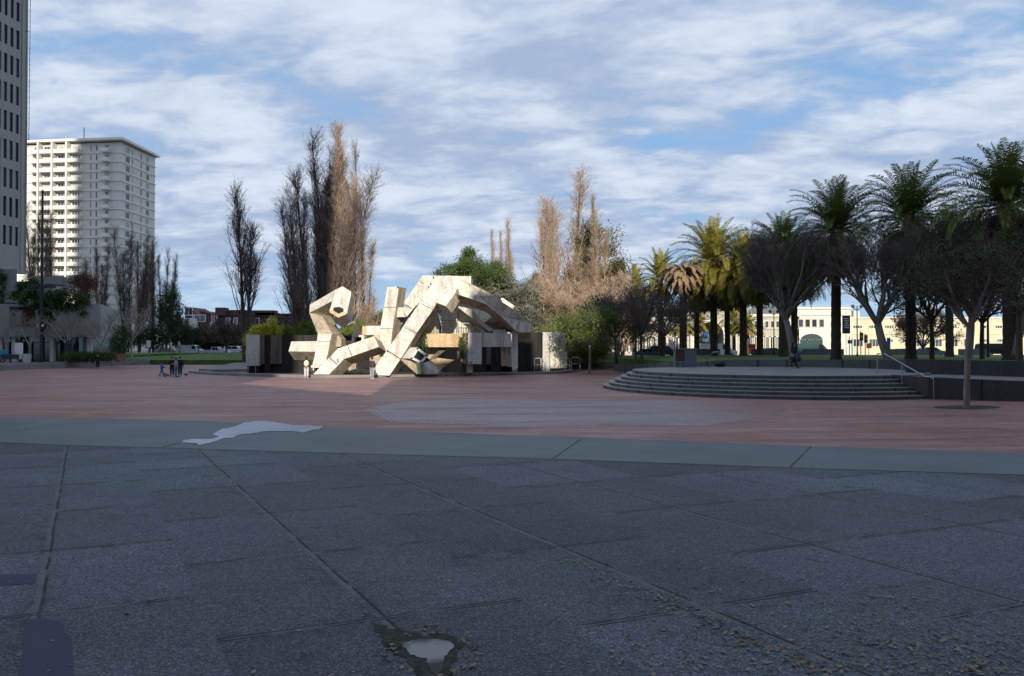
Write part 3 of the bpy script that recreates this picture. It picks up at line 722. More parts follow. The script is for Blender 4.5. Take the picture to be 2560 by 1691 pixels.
pop(pc, 'outermost bare poplar right of the apartment tower', 412, 625, 158, 26, 2.3, False, .65, group=G2)
pop(pe, 'low hazy bare tree before the shop glazing corner', 200, 660, 150, 20, 1.3, False, .8, group=G2)
# ---- evergreens and shrubs behind the fountain
t = lumpy(21, (5.0, 4.4, 5.0), (0, 0, 9.0), 170, .55, 420, .15, 'pine', 'pine_tree', (6, .35), aspect=.35)
set_tree(t, 'rounded green pine rising behind the fountain arch', 1188, 92)
t2 = lumpy(22, (3.6, 3.4, 4.6), (0, 0, 6.5), 130, .55, 130, .15, 'greyleaf', 'shrub_tree', (3, .2))
set_tree(t2, 'grey green leafy tree right of the pine', 1287, 90); t2['label'] = 'grey green leafy tree right of the pine'
set_tree(t2, 'grey green leafy bush low beside the arch foot', 1318, 88, 0, 1.4, (.8, .8, .72), False)
set_tree(t, 'dark olive conifer half hidden by brown poplars', 1345, 118, 0, 2.2, (.62, .62, .95), False)
t3 = lumpy(23, (3.7, 3.4, 6.0), (.6, 0, 15.0), 42, .85, 520, .17, 'olive', 'eucalyptus_tree', (9, .4), 'palebark', shell=.7)
set_tree(t3, 'tall olive eucalyptus with an open crown right of the poplars', 1478, 104, 0, .2, (.92, 1.0, .93))
set_tree(t3, 'lower olive eucalyptus clump right of the tall eucalyptus', 1512, 106, 0, 2.4, (.75, .8, .62), False)
tw = lumpy(24, (4.2, 3, 2.3), (0, 0, 3.2), 110, .5, 160, .11, 'willow', 'shrub_tree', (1.2, .12), droop=.6)
set_tree(tw, 'bright green feathery bush behind the right fountain wall', 1405, 84)
set_tree(tw, 'green feathery bush between fountain wall and young tree', 1468, 86, 0, 2, (.9, .9, .9), False)
yb = lumpy(25, (3.3, 2.5, 2.0), (0, 0, 3.2), 130, .36, 300, .11, 'yellowbush', 'shrub', (1.2, .12))
set_tree(yb, 'round yellow green bush above the left fountain wall', 666, 86, 0, 0, (.66, .8, .98))
mb_ = lumpy(26, (3.3, 2.5, 2.0), (0, 0, 3.2), 130, .36, 240, .11, 'midbush', 'shrub', (1.2, .12))
set_tree(mb_, 'green bush above the fountain wall left of the arm', 752, 85, 0, 1, (.68, .8, .95))
set_tree(mb_, 'small green bush seen right of the left column', 880, 84, 0, 2, (.8, 1, .9), False)
set_tree(mb_, 'dark green shrub behind the upright concrete shaft', 950, 96, 0, 3, (.9, 1, 1.25), False)
bt = bare(31, 9, 1.2, 1.0, 'browntwig', 'browntwig', .16, (7, 7, 6, 4), .14, .018, name='thicket_tree', forks=9)
set_tree(bt, 'orange brown leafless thicket left of the dark young trees', 1480, 96, 0, 0, 1.3, group='brown leafless thickets')
set_tree(bt, 'orange brown leafless thicket below the eucalyptus', 1555, 98, 0, 1.2, 1.2, False, 'brown leafless thickets')
set_tree(bt, 'orange brown leafless thicket below the brown poplars', 1405, 94, 0, 2.2, 1.25, False, 'brown leafless thickets')
# ---- dark trees at the far left lawn
dk = lumpy(27, (4.5, 4, 3.6), (0, 0, 7.0), 100, .75, 90, .2, 'evergreen', 'leafy_tree', (4, .3))
set_tree(dk, 'dark spreading pine right of the apartment tower', 425, 140, .8, 0, (.5, .55, 1.2))
set_tree(dk, 'dark tree left of the red brick houses', 450, 152, .5, 1, (.5, .6, .75), False)
for u, Y, s, l in ((470, 165, (1.1, 1, .62), 'dark green tree behind the white van'), (530, 168, (1.0, 1, .6), 'dark green tree behind the white pickup'), (500, 172, (.9, 1, .58), 'dark green tree between van and pickup'),
                   (585, 170, (.9, 1, .5), 'dark green tree behind the lone twin-trunk tree'), (735, 230, (1.2, 1, 1.12), 'conifer showing above the red brick roofs'), (372, 150, (1.1, 1, .6), 'dark hedge-like tree beside the silver car')):
    set_tree(dk, l, u, Y, .3, u * .1, s, False)
rd = bare(32, 8, 2, .9, 'darktwig', 'bark', .08, (6, 6, 5, 4), .2, .02, 260, 'russet', .14, 10, .35, 'bare_tree')
set_tree(rd, 'russet leafless tree before the brick houses, left of the lone trunk', 565, 150, .5)
set_tree(rd, 'reddish leafless tree behind the left fountain wall', 772, 140, .5, 1.4, 1.15, False)
# ---- small trees near the podium
wb = bare(33, 6.5, 2.2, .75, 'palebark', 'palebark', .10, (3, 4, 3, 2), .13, .012, name='young_tree')
GW = 'young pale leafless street trees'
for i, (u, Y, rz, s, l) in enumerate(((74, 92, .2, 1.0, 'pale leafless young tree beside the tall lamp mast'), (165, 93, 1.7, 1.0, 'pale leafless young tree before the blank podium wall'), (250, 93, 3.0, .95, 'pale leafless young tree at the podium corner'),
                                     (330, 92, 4.1, 1.1, 'pale leafless young tree beside the terracotta planter'), (20, 92, 5.0, 1.0, 'pale leafless young tree at the far left edge'))):
    set_tree(wb, l, u, Y, .65, rz, s, i == 0, GW)
# ---- young evergreens right of the fountain
y1 = bare(34, 6.8, 2.9, 1.05, 'darktwig', 'greybark', .02, (6, 6, 5, 3), .13, .012, 420, 'midbush', .085, 26, .32, 'young_evergreen_tree', forks=6)
set_tree(y1, 'young evergreen tree with thin trunk in front of the fountain wall end', 1474, 71.2, 0, .5, (1.05, 1.05, .98))
y2 = bare(35, 8.0, 2.8, 1.0, 'darktwig', 'bark', .02, (5, 5, 4, 2), .16, .013, 260, 'plum', .085, 14, .34, 'young_evergreen_tree', forks=6)
set_tree(y2, 'dark purple leaved tree beside the black lamp post', 1605, 72, 1.0, .9, 1.0)
set_tree(y2, 'dark purple leaved tree nearest the dead palm crown', 1660, 78, 1.2, 2.9, .9, False)
y3 = bare(36, 8.4, 2.9, 1.0, 'darktwig', 'bark', .02, (5, 5, 4, 2), .17, .013, 360, 'evergreen', .09, 16, .4, 'young_evergreen_tree', forks=6)
set_tree(y3, 'dark evergreen tree behind the dark sign frame', 1540, 80, .6, .4, 1.0)
# ---- palms on the raised lawn
GP = 'date palms on the raised lawn'
LZ = 1.45
pl1 = palm(41, 12.5, 5.7, 115, 'frondy', 70, .42, lo=-50)
pl2 = palm(42, 12.5, 5.5, 105, 'frond', 70, .42, lo=-45)
pl3 = palm(43, 11.8, 4.0, 0, 'deadfrond', 0, .42, False, True)
plf = palm(44, 9.0, 3.2, 60, 'frondy', 40, .30, False, thin=.8)
def setp(proto, label, u, vc, Y, Hn, rz, first=False, w=1.0):
    h = top_h(vc + 24, Y, LZ); s = h / Hn; return set_tree(proto, label, u, Y, LZ, rz, (w, w, s), first, GP)
setp(pl1, 'tall sunlit palm with yellow fronds, left of the live palms', 1785, 632, 84, 12.5, 0, True)
setp(pl1, 'sunlit palm half hidden behind the first bare vase tree', 1858, 652, 82, 12.5, 2.1, False, .95)
setp(pl3, 'palm with a drooping crown of dead tan fronds', 1708, 655, 82, 11.8, 0, True)
setp(pl2, 'shaded palm behind the crown of the walking figure tree', 1957, 615, 76, 12.5, .6, True, .95)
setp(pl2, 'dark palm between the two bare vase trees', 2090, 556, 60, 12.5, 1.7, False, .92)
setp(pl2, 'tall dark palm right of the second bare vase tree', 2277, 528, 62, 12.5, 2.9, False, 1.0)
setp(pl2, 'tallest dark palm at the right edge of the picture', 2525, 492, 52, 12.5, 4.0, False, 1.05)
setp(pl2, 'shaded palm behind the dark leafy crowns', 2374, 600, 74, 12.5, 5.0, False, .9)
setp(pl2, 'shaded palm right of the orange and red sign', 1900, 668, 92, 12.5, 3.4, False, .95)
setp(pl2, 'shaded palm with a pale scar on its trunk behind the lawn', 1819, 690, 98, 12.5, 4.4, False, .9)
setp(pl2, 'slim shaded palm behind the blue grey cabinet', 1742, 700, 96, 12.5, 5.4, False, .85)
setp(pl2, 'shaded palm just left of the first vase tree trunk', 1962, 655, 80, 12.5, 1.1, False, .9)
setp(pl2, 'shaded palm directly behind the first vase tree trunk', 1986, 650, 88, 12.5, 2.3, False, .9)
set_tree(plf, 'small distant palm above the brown thicket', 1585, 120, 0, 0, (1.1, 1.1, 1.28), True, GP)
set_tree(plf, 'small distant palm left of the eucalyptus trunk', 1468, 125, 0, 1, (1, 1, 1.32), False, GP)
set_tree(plf, 'palm with sparse pale fronds left of the dead palm', 1652, 88, 1, 2, (1.1, 1.1, 1.05), False, GP)
for i, (u, v, Y, rz) in enumerate(((1745, 812, 135, .5), (1835, 805, 138, 1.4), (1870, 815, 132, 2.6), (1705, 815, 134, 3.3))):
    set_tree(plf, ('low far palm before the arched pier front', 'low far palm right of the pier arch', 'low far palm before the grey pier wing', 'low far palm left of the pier arch')[i], u, Y, 0, rz, (1.2, 1.2, top_h(v, Y) / 9.0), False, 'far palms along the street')
# ---- vase shaped leafless trees and dark leafy crowns on the right
va = bare(51, 11.5, 3.6, .66, 'darktwig', 'greybark', .09, (6, 6, 4, 3), .30, .013, name='vase_shaped_tree', lean=(-.16, 0), forks=8)
vb = bare(52, 10.5, 3.2, .70, 'darktwig', 'greybark', .09, (6, 6, 4, 3), .33, .013, name='vase_shaped_tree', lean=(-.28, 0), forks=8)
set_tree(va, 'leafless vase shaped tree behind the walking figure', 1985, 60, LZ, 0, (1.0, 1, .95))
set_tree(vb, 'leafless vase shaped tree with leaning pale trunk right of centre palms', 2222, 56, LZ, 0, (1.05, 1.05, .95))
set_tree(vb, 'leafless vase shaped tree cut by the right edge', 2520, 52, LZ, 2.6, (1.15, 1.15, 1.05), False)
set_tree(va, 'leafless vase shaped tree between the two tall dark palms', 2420, 66, LZ, 1.6, (1.1, 1.1, 1.05), False)
ft = bare(53, 6.9, 3.55, .84, 'darktwig', 'greybark', .05, (6, 5, 4, 2), .13, .010, 420, 'evergreen', .055, 20, .20, 'young_evergreen_tree', forks=6)
set_tree(ft, 'slim tree growing out of the brick paving before the dark wall', 2415, 31.4, 0, .3, (1.0, 1.0, 1.0))
sl = bare(54, 8.6, 3.2, .8, 'darktwig', 'bark', .04, (6, 5, 4, 2), .2, .014, 420, 'evergreen', .085, 18, .30, 'leafy_tree', forks=7)
set_tree(sl, 'dark leafy tree behind the slim paving tree', 2330, 58, LZ, 0, 1.0)
set_tree(sl, 'dark leafy tree at the right edge under the tallest palm', 2548, 46, LZ, 1.7, 1.0, False)
set_tree(sl, 'dark leafy tree left of the right edge crowns', 2455, 62, LZ, 3.0, 1.0, False)
set_tree(rd, 'red twigged street tree before the cream building', 2310, 105, .5, 2.2, 1.0, False)
set_tree(rd, 'red twigged street tree before the left part of the pier', 1560, 118, .5, 3.6, .9, False)
# ------------------------------------------------------------------ buildings
def wall_axes(a, b):
    a, b = Vector((a[0], a[1], 0)), Vector((b[0], b[1], 0)); ax = (b - a).normalized(); n = Vector((ax.y, -ax.x, 0)); return a, ax, n, (b - a).length


def footprint(pts, z0, z1, name, mat, parent):
    mb = MB(); n = len(pts); v = [(p[0], p[1], z0) for p in pts] + [(p[0], p[1], z1) for p in pts]
    ar = sum(pts[i][0] * pts[(i + 1) % n][1] - pts[(i + 1) % n][0] * pts[i][1] for i in range(n))
    f = [tuple(range(n))[::-1], tuple(range(n, 2 * n))] + [(i, (i + 1) % n, n + (i + 1) % n, n + i) for i in range(n)]
    if ar < 0: f = [q[::-1] for q in f]
    mb.quads(v, f); return mb.build(name, mat, parent)


class Wins:
    """windows of one building: the first hundred are parts of their own, the rest one part"""
    def __init__(s, parent): s.p = parent; s.n = 0; s.rest = []
    def add(s, o, ax, n, x0, x1, z0, z1, fm, gm, depth=.18, fw=.12, mull=0):
        if s.n < 100:
            s.n += 1; f = MB(); s.geo(f, o, ax, n, x0, x1, z0, z1, depth, fw, mull); w = f.build('window', fm, s.p)
            g = MB(); g.frame(o, ax, n, x0 + fw, x1 - fw, z0 + fw, z1 - fw, -.10, .012); pn = g.build('pane', gm, w); pn.location = (0, 0, 0)
        else: s.rest.append((o, ax, n, x0, x1, z0, z1, fm, gm, depth, fw, mull))
    @staticmethod
    def geo(f, o, ax, n, x0, x1, z0, z1, depth, fw, mull, mi=0):
        f.frame(o, ax, n, x0, x0 + fw, z0, z1, -.02, depth, mi); f.frame(o, ax, n, x1 - fw, x1, z0, z1, -.02, depth, mi)
        f.frame(o, ax, n, x0 + fw, x1 - fw, z0, z0 + fw, -.02, depth, mi); f.frame(o, ax, n, x0 + fw, x1 - fw, z1 - fw, z1, -.02, depth, mi)
        for k in range(mull):
            x = x0 + (x1 - x0) * (k + 1) / (mull + 1); f.frame(o, ax, n, x - .04, x + .04, z0 + fw, z1 - fw, -.02, depth * .7, mi)
    def finish(s):
        if not s.rest: return
        f = MB()
        for o, ax, n, x0, x1, z0, z1, fm, gm, depth, fw, mull in s.rest:
            s.geo(f, o, ax, n, x0, x1, z0, z1, depth, fw, mull); f.frame(o, ax, n, x0 + fw, x1 - fw, z0 + fw, z1 - fw, -.10, .012, 1)
        tag(f.build('windows', [s.rest[0][7], s.rest[0][8]], s.p), kind='stuff')


def bld(name, label, cat='building', loc=(0, 0, 0), group=None): return thing(name, label, cat, loc, 0, group, True)


# ---- office tower at the left edge, standing over the podium
def office_tower():
    r = bld('office_tower', 'grey concrete office tower with narrow dark windows cut by the left edge', loc=(-75, 100, 0))
    c = P(66, 600, 105); c.z = 0; ax = Vector((.17, 1, 0)).normalized(); a = c - ax * 26; nrm = Vector((ax.y, -ax.x, 0))
    zb, zt, fl = P(66, 680, 105).z, 78.0, 3.92
    # shell built from ribs and spandrels in front of a recessed dark glass sheet
    back = -nrm * 24
    footprint([a - nrm * .30, c - nrm * .30 - ax * .3, c - nrm * .30 - ax * .3 + back, a + back], zb, zt, 'core', M['towerglass'], r)
    mb = MB(); L = (c - a).length; sp = 1.0; n = int(L / sp); o = Vector((c.x, c.y, 0)); axn = -ax
    z0w = P(58, 400 - 37, 104.5).z - 2.66     # sill of the row whose top shows at row 363
    z0w -= fl * math.floor((z0w - zb) / fl)
    x = .0
    mb.frame(o, axn, nrm, 0, .42, zb, zt, -1.2, 0)
    for i in range(n):
        x = .42 + i * sp
        mb.frame(o, axn, nrm, x + .56, x + sp, zb, zt, -.29, 0)
    z = zb
    zs = []
    k = 0
    while z0w + k * fl < zt:
        s0 = z0w + k * fl + 2.66; s1 = z0w + (k + 1) * fl
        mb.frame(o, axn, nrm, .42, .42 + n * sp, s0, min(s1, zt), -.28, -.003); k += 1
    mb.frame(o, axn, nrm, .42, .42 + n * sp, zb, z0w, -.28, -.003)
    mb.build('wall', M['tower'], r)
    # windows near the visible corner: each its own frame and pane
    w = Wins(r); k = 0
    while z0w + k * fl + 2.6 < zt:
        for i in range(6):
            x = .42 + i * sp
            f = MB(); f.frame(o, axn, nrm, x, x + .05, z0w + k * fl, z0w + k * fl + 2.66, -.28, -.14); f.frame(o, axn, nrm, x + .51, x + .56, z0w + k * fl, z0w + k * fl + 2.66, -.28, -.14)
            if w.n < 96:
                w.n += 1; wo = f.build('window', M['pole'], r); g = MB(); g.frame(o, axn, nrm, x + .05, x + .51, z0w + k * fl + .02, z0w + k * fl + 2.64, -.28, -.22); g.build('pane', M['towerglass'], wo)
        k += 1
    # the far (north) end wall
    e = MB(); e.frame(Vector((c.x, c.y, 0)), -nrm, ax, 0.0, 24, zb, zt, -1.2, .02); e.build('end_wall', M['tower'], r)
    l = MB(); l.frame(o, axn, nrm, 0, L, zb - .35, zb, -.9, .12); l.build('ledge', M['podium'], r)
    # block under the tower
    b0, b1 = P(0, 663, 98), P(42, 757, 98)
    footprint([(b0.x - 25, 98), (P(42, 735, 98).x, 98), (P(42, 735, 98).x - 16, 118), (b0.x - 25, 118)], b1.z, zb - .35, 'stair_block', M['podium'], r)
    return r


office_tower()
# cable hanging beside the tower
cb = MB(); p0, p1 = P(76, 0, 104), P(72, 352, 104); cb.tube([p0 + Vector((.2, 0, 4)), p0, p1], .035, 5)
for i in range(26): q = p0.lerp(p1, i / 26); cb.box(q, (.16, .06, .06))
for v in (79, 350): q = P(75, v, 104); cb.box(q + Vector((-.35, 0, 0)), (.7, .05, .05))
tag(cb.build('cable_ladder', M['pole']), 'thin cable with rungs hanging beside the tower corner', 'cable')

RZ = .62      # level of the raised pavement and shop floor at the left


def podium():
    r = bld('podium_building', 'pale concrete podium with ivy, a square opening and glazed shops below', loc=(-55, 100, RZ))
    Y = 95; z0, z1 = P(0, 842, Y).z, P(251, 760, Y).z; xl, xr = -90, P(251, 800, Y).x
    ou0, ou1, ov0, ov1 = 23, 88, 767, 819
    A, B = P(ou0, ov0, Y), P(ou1, ov1, Y)
    mb = MB()
    def blk(x0, x1, a, b): mb.box(((x0 + x1) / 2, Y + 9, (a + b) / 2), (x1 - x0, 18, b - a))
    blk(xl, A.x, z0, z1); mb.prism([(B.x, Y, z0), (xr, Y, z0), (xr, Y, z1), (B.x, Y, z1)], (-7.5, 17.98, 0))
    mb.box(((A.x + B.x) / 2, Y + 9, (z1 + A.z) / 2), (B.x - A.x - .004, 17.99, z1 - A.z)); mb.box(((A.x + B.x) / 2, Y + 9, (z0 + B.z) / 2), (B.x - A.x - .004, 17.99, B.z - z0))
    mb.build('wall', M['podium'], r)
    i = MB(); i.box(((A.x + B.x) / 2, Y + 5, (A.z + B.z) / 2), (B.x - A.x - .02, 7, A.z - B.z - .02)); i.build('opening_back', M['rust'], r)
    # upper terrace beam and block
    q0, q1 = P(36, 690, 97), P(118, 703, 97); u = MB(); u.box(((q0.x + q1.x) / 2, 101.5, (q0.z + q1.z) / 2), (q1.x - q0.x, 3, 1.1)); u.box((q1.x + .26, 101.5, (q0.z + q1.z) / 2 - .6), (.5, 2.4, 2.2)); u.box((q0.x - 1.5, 103, q0.z - 2.8), (4, 8, 4.5)); u.build('terrace_beam', M['podium'], r)
    # glazed ground floor with columns, mullions and a recessed back
    g = MB(); g.box(((xl + xr) / 2 - 1, Y + 7.0, (z0 + RZ) / 2), (xr - xl - 4, 10, z0 - RZ)); g.build('shop_interior', M['shopglass'], r)
    m_ = MB(); x = xl
    while x < xr - 1.5:
        m_.box((x, Y + 1.9, (z0 + RZ) / 2), (.10, .12, z0 - RZ)); x += 1.45
    m_.box(((xl + xr) / 2 - 1, Y + 1.88, RZ + .75), (xr - xl - 4, .1, .08)); m_.box(((xl + xr) / 2 - 1, Y + 1.88, RZ + 2.45), (xr - xl - 4, .1, .08)); m_.build('mullions', M['pole'], r)
    t0, t1 = P(192, 850, Y + 1.6), P(225, 850, Y + 1.6)
    for k in range(3):
        a = t0.x + (t1.x - t0.x) * k / 3; p_ = MB(); p_.box((a + .5, Y + 1.7, (z0 + RZ) / 2 + .1), ((t1.x - t0.x) / 3 - .08, .08, z0 - RZ - .3)); p_.build('glass_panel', M['tealglass'], r)
    for u_ in (5, 38, 133, 226): pc = MB(); c = P(u_, 860, Y + 1); pc.box((c.x, Y + .9, (z0 + RZ) / 2), (.5, .5, z0 - RZ - .004)); pc.build('column', M['greywall'], r)
    for u_ in (26, 60, 119, 160):
        q = P(u_, 852, Y + 1.2); l = MB(); l.ball(q, .14); l.tube([q, q + Vector((0, 0, .55))], .02, 5); l.build('pendant_lamp', M['globe'], r)
    return r


podium()


def ivy(label, boxes, seed, n, size=.16, mat='ivy', Y=94.8):
    rng = np.random.default_rng(seed); cs = []
    for (u0, v0, u1, v1) in boxes:
        a, b = P(u0, v0, Y), P(u1, v1, Y); k = max(3, int(abs((b.x - a.x) * (b.z - a.z)) * 9))
        x = rng.uniform(a.x, b.x, k); z = rng.uniform(b.z, a.z, k); cs.append(np.stack([x, np.full(k, Y - .15) + rng.normal(0, .16, k), z], 1))
    c = np.concatenate(cs); V, Q = crown_leaves(c, .26, n, size, rng); o = np_mesh('hanging_ivy', V, Q, M[mat])
    return tag(o, label, 'ivy')


ivy('green ivy trailing from the podium terrace down beside the square opening', [(28, 735, 44, 750), (47, 708, 96, 745), (52, 745, 66, 762), (82, 745, 118, 770), (96, 770, 116, 800), (100, 800, 112, 828), (60, 700, 90, 720)], 61, 34)
ivy('dark ivy hanging in ragged tongues from the right of the podium terrace', [(112, 728, 170, 752), (122, 752, 142, 790), (124, 790, 133, 806), (153, 750, 168, 780), (170, 742, 220, 762), (176, 762, 196, 783), (203, 762, 213, 786), (118, 740, 160, 768)], 62, 34)
ivy('dark ivy on the upper block at the left edge', [(0, 680, 14, 700), (0, 700, 8, 765)], 63, 34, Y=97.8)
sh = lumpy(64, (1.8, 1.4, 1.2), (0, 0, 1.1), 40, .4, 90, .11, 'russet', 'shrub', (.6, .08)); sh['label'] = 'x'
tag(sh, 'russet shrub growing on the podium terrace', 'shrub'); sh.location = (P(203, 740, 97).x, 97, P(203, 740, 97).z - .2); sh.scale = (1.1, 1, 1.25)


def apartment():
    r = bld('apartment_tower', 'white high-rise apartment tower with rows of balconies half in sunlight', loc=(-130, 235, 0))
    cor = P(300, 700, 225); cor.z = 0; lf = P(67, 700, 228.5); lf.z = 0; rt = P(386, 700, 244); rt.z = 0
    ax = (cor - lf).normalized(); lf2 = cor - ax * 62; n1 = Vector((ax.y, -ax.x, 0)); bx = (rt - cor).normalized(); n2 = Vector((bx.y, -bx.x, 0))
    zt = P(300, 357, 225).z; fl = 2.86; nf = 22; zb = zt - nf * fl
    footprint([lf2, cor, rt, rt + (lf2 - cor)], 0, zt, 'wall', M['aptwall'], r)
    s = MB()
    for k in range(nf + 1):
        z = zt - k * fl; s.frame(cor, -ax, n1, -.22, 62, z - .2, z, -.05, .25); s.frame(cor, bx, n2, .03, (rt - cor).length + .2, z - .197, z - .003, -.05, .247)
    s.build('slab_edges', M['aptslab'], r)
    rf = MB(); rl = (rt - cor).length
    e0 = lf2 - ax * 1.2 + n1 * 1.8; e1 = cor + ax * 1.8 + n1 * 1.8; e2 = rt + ax * 1.2 + bx * 1.2; e3 = e2 + (lf2 - cor)
    pts = [e0, e1, e2, e3]; rf.prism([(p.x, p.y, zt + .5) for p in pts], (0, 0, .7)); rfo = rf.build('roof', M['aptslab'], r)
    pent = MB(); c0 = cor + bx * 7 - ax * 6; pent.box((c0.x, c0.y, zt + 2.2), (5, 5, 1.6)); pent.build('plant_room', M['aptwall'], rfo)
    w = Wins(r); bl = 0; rail = MB(); rnd = random.Random(5)
    def X(u):   # distance from the corner along the left face for a pixel column
        d = P(u, 700, 226.5); return math.hypot(cor.x - d.x, cor.y - d.y)
    bays = [(X(70), X(94)), (X(96), X(132)), (X(134), X(171)), (X(173), X(207))]; cb_ = (X(262), X(288))
    fins = MB()
    for u in (95, 133, 172): fins.frame(cor, -ax, n1, X(u) - .25, X(u) + .25, zb, zt + .3, .26, 2.0)
    fins.build('fins', M['aptslab'], r)
    for k in range(nf):
        z = zt - (k + 1) * fl
        for bi, (xa, xb) in enumerate([(b, a) for a, b in bays] + [(cb_[1], cb_[0])]):
            x0, x1 = min(xa, xb), max(xa, xb)
            w.add(cor, -ax, n1, x0 + .5 + (x1 - x0) * (.1 if bi < 4 else .2), x1 - .5, z + .25, z + 2.4, M['aptslab'], M['aptglass'] if rnd.random() < .75 else M['curtain'], .1, .12, 2)
            if bi == 4 or bl < 82:
                b = MB(); b.frame(cor, -ax, n1, x0 + .3, x1 - .3, z - .18, z + .02, .26, 1.9); b.frame(cor, -ax, n1, x0 + .3, x1 - .3, z + .1, z + 1.0, 1.78, 1.86)
                b.frame(cor, -ax, n1, x0 + .3, x0 + .38, z + .021, z + 1.0, .27, 1.775); b.frame(cor, -ax, n1, x1 - .38, x1 - .3, z + .021, z + 1.0, .27, 1.775)
                b.build('balcony', M['aptslab'], r); bl += 1
        for u0, u1 in ((226, 230), (241, 246)):
            a, b = sorted((X(u0), X(u1))); w.add(cor, -ax, n1, a, b, z + .5, z + 2.4, M['aptslab'], M['aptglass'], .06, .08)
        for f0, f1 in ((.13, .25), (.30, .34), (.55, .60), (.72, .82)):
            w.add(cor, bx, n2, rl * f0, rl * f1, z + .4, z + 2.35, M['aptslab'], M['aptglass'] if rnd.random() < .6 else M['curtain'], .06, .12)
    w.finish()
    an = MB(); q = cor - ax * 12; an.tube([(q.x, q.y - 0, zt + 1.4), (q.x, q.y, zt + 5)], .12, 5); an.build('antenna', M['pole'], rfo)
    return r


apartment()


def rowhouse(label, u0, u1, vt, Y, wins, depth=14, chimneys=(), slope=0, mat='rowhouse'):
    a, b = P(u0, vt, Y), P(u1, vt, Y); r = bld('brick_house', label, 'house', ((a.x + b.x) / 2, Y, 0), 'red brick houses beyond the lawn'); zt = a.z
    mb = MB(); mb.prism([(a.x, Y, 0), (b.x, Y, 0), (b.x, Y, zt - (slope if slope > 0 else 0)), (a.x, Y, zt + min(slope, 0))], (0, depth, 0)); mb.build('wall', M[mat], r)
    rf = MB(); rf.prism([(a.x - .2, Y - .2, zt + min(slope, 0)), (b.x + .2, Y - .2, zt - max(slope, 0)), (b.x + .2, Y - .2, zt - max(slope, 0) + .3), (a.x - .2, Y - .2, zt + min(slope, 0) + .3)], (0, depth + .4, 0)); ro = rf.build('roof', M['rust'], r)
    for cu, cv, w_ in chimneys:
        q = P(cu, cv, Y); c = MB(); c.box((q.x, Y + 2, (q.z + zt - 1) / 2), (w_, 3, q.z - zt + 1)); c.build('chimney', M[mat], ro)
    w = Wins(r); ax = Vector((1, 0, 0)); n = Vector((0, -1, 0))
    for wu, wv, ww, wh in wins:
        q = P(wu, wv, Y); w.add(Vector((q.x, Y, 0)), ax, n, -ww / 2, ww / 2, q.z - wh / 2, q.z + wh / 2, M['white'], M['aptglass'], .1, .15, 1)


rowhouse('red brick house with a sloped roof and one wide window, leftmost', 462, 500, 769, 205, [(472, 779, 2.2, 2.2), (488, 793, 1.5, 1.2)], slope=2.6)
rowhouse('red brick house with tall arched stair window beside the first', 500, 543, 779, 204, [(500, 796, 3.2, 2.0), (536, 800, 1.6, 3.0), (536, 820, 2.4, 3.0)], slope=1.2, chimneys=((548, 769, 2.6),))
rowhouse('long red brick house behind the lone twin-trunk tree', 543, 632, 788, 206, [(574, 803, 2.4, 1.8), (585, 803, 2.0, 1.8), (565, 821, 2, 1.8), (577, 821, 2, 1.8)], chimneys=((590, 775, 5.0), (612, 777, 4.0)))
rowhouse('red brick house with stepped top above the yellow bush', 632, 690, 792, 208, [(640, 806, 2, 2.4), (678, 808, 2, 2.4), (700, 810, 1, 1)][:2], chimneys=((656, 776, 6.5), (650, 782, 9.0)))
rowhouse('red brick house with two pale windows left of the fountain arm', 690, 790, 796, 209, [(727, 811, 1.2, 3.6), (737, 810, 2.2, 3.6)], chimneys=((703, 784, 5.5), (739, 787, 7.0)))
rowhouse('red brick house seen between the left arm and the concrete shaft', 860, 960, 800, 206, [(900, 812, 2, 3)], chimneys=((880, 792, 5),))
wb_ = bld('white_house', 'flat white building wedged between dark trees and brick houses', 'house', (-90, 200, 0)); a, b = P(440, 796, 200), P(478, 812, 200)
m_ = MB(); m_.box(((a.x + b.x) / 2, 206, a.z / 2), (b.x - a.x, 12, a.z)); m_.build('wall', M['white'], wb_); w = Wins(wb_); w.add(Vector((b.x, 200, 0)), Vector((1, 0, 0)), Vector((0, -1, 0)), -3.3, -2.2, a.z - 2.6, a.z - 1, M['greywall'], M['aptglass'])


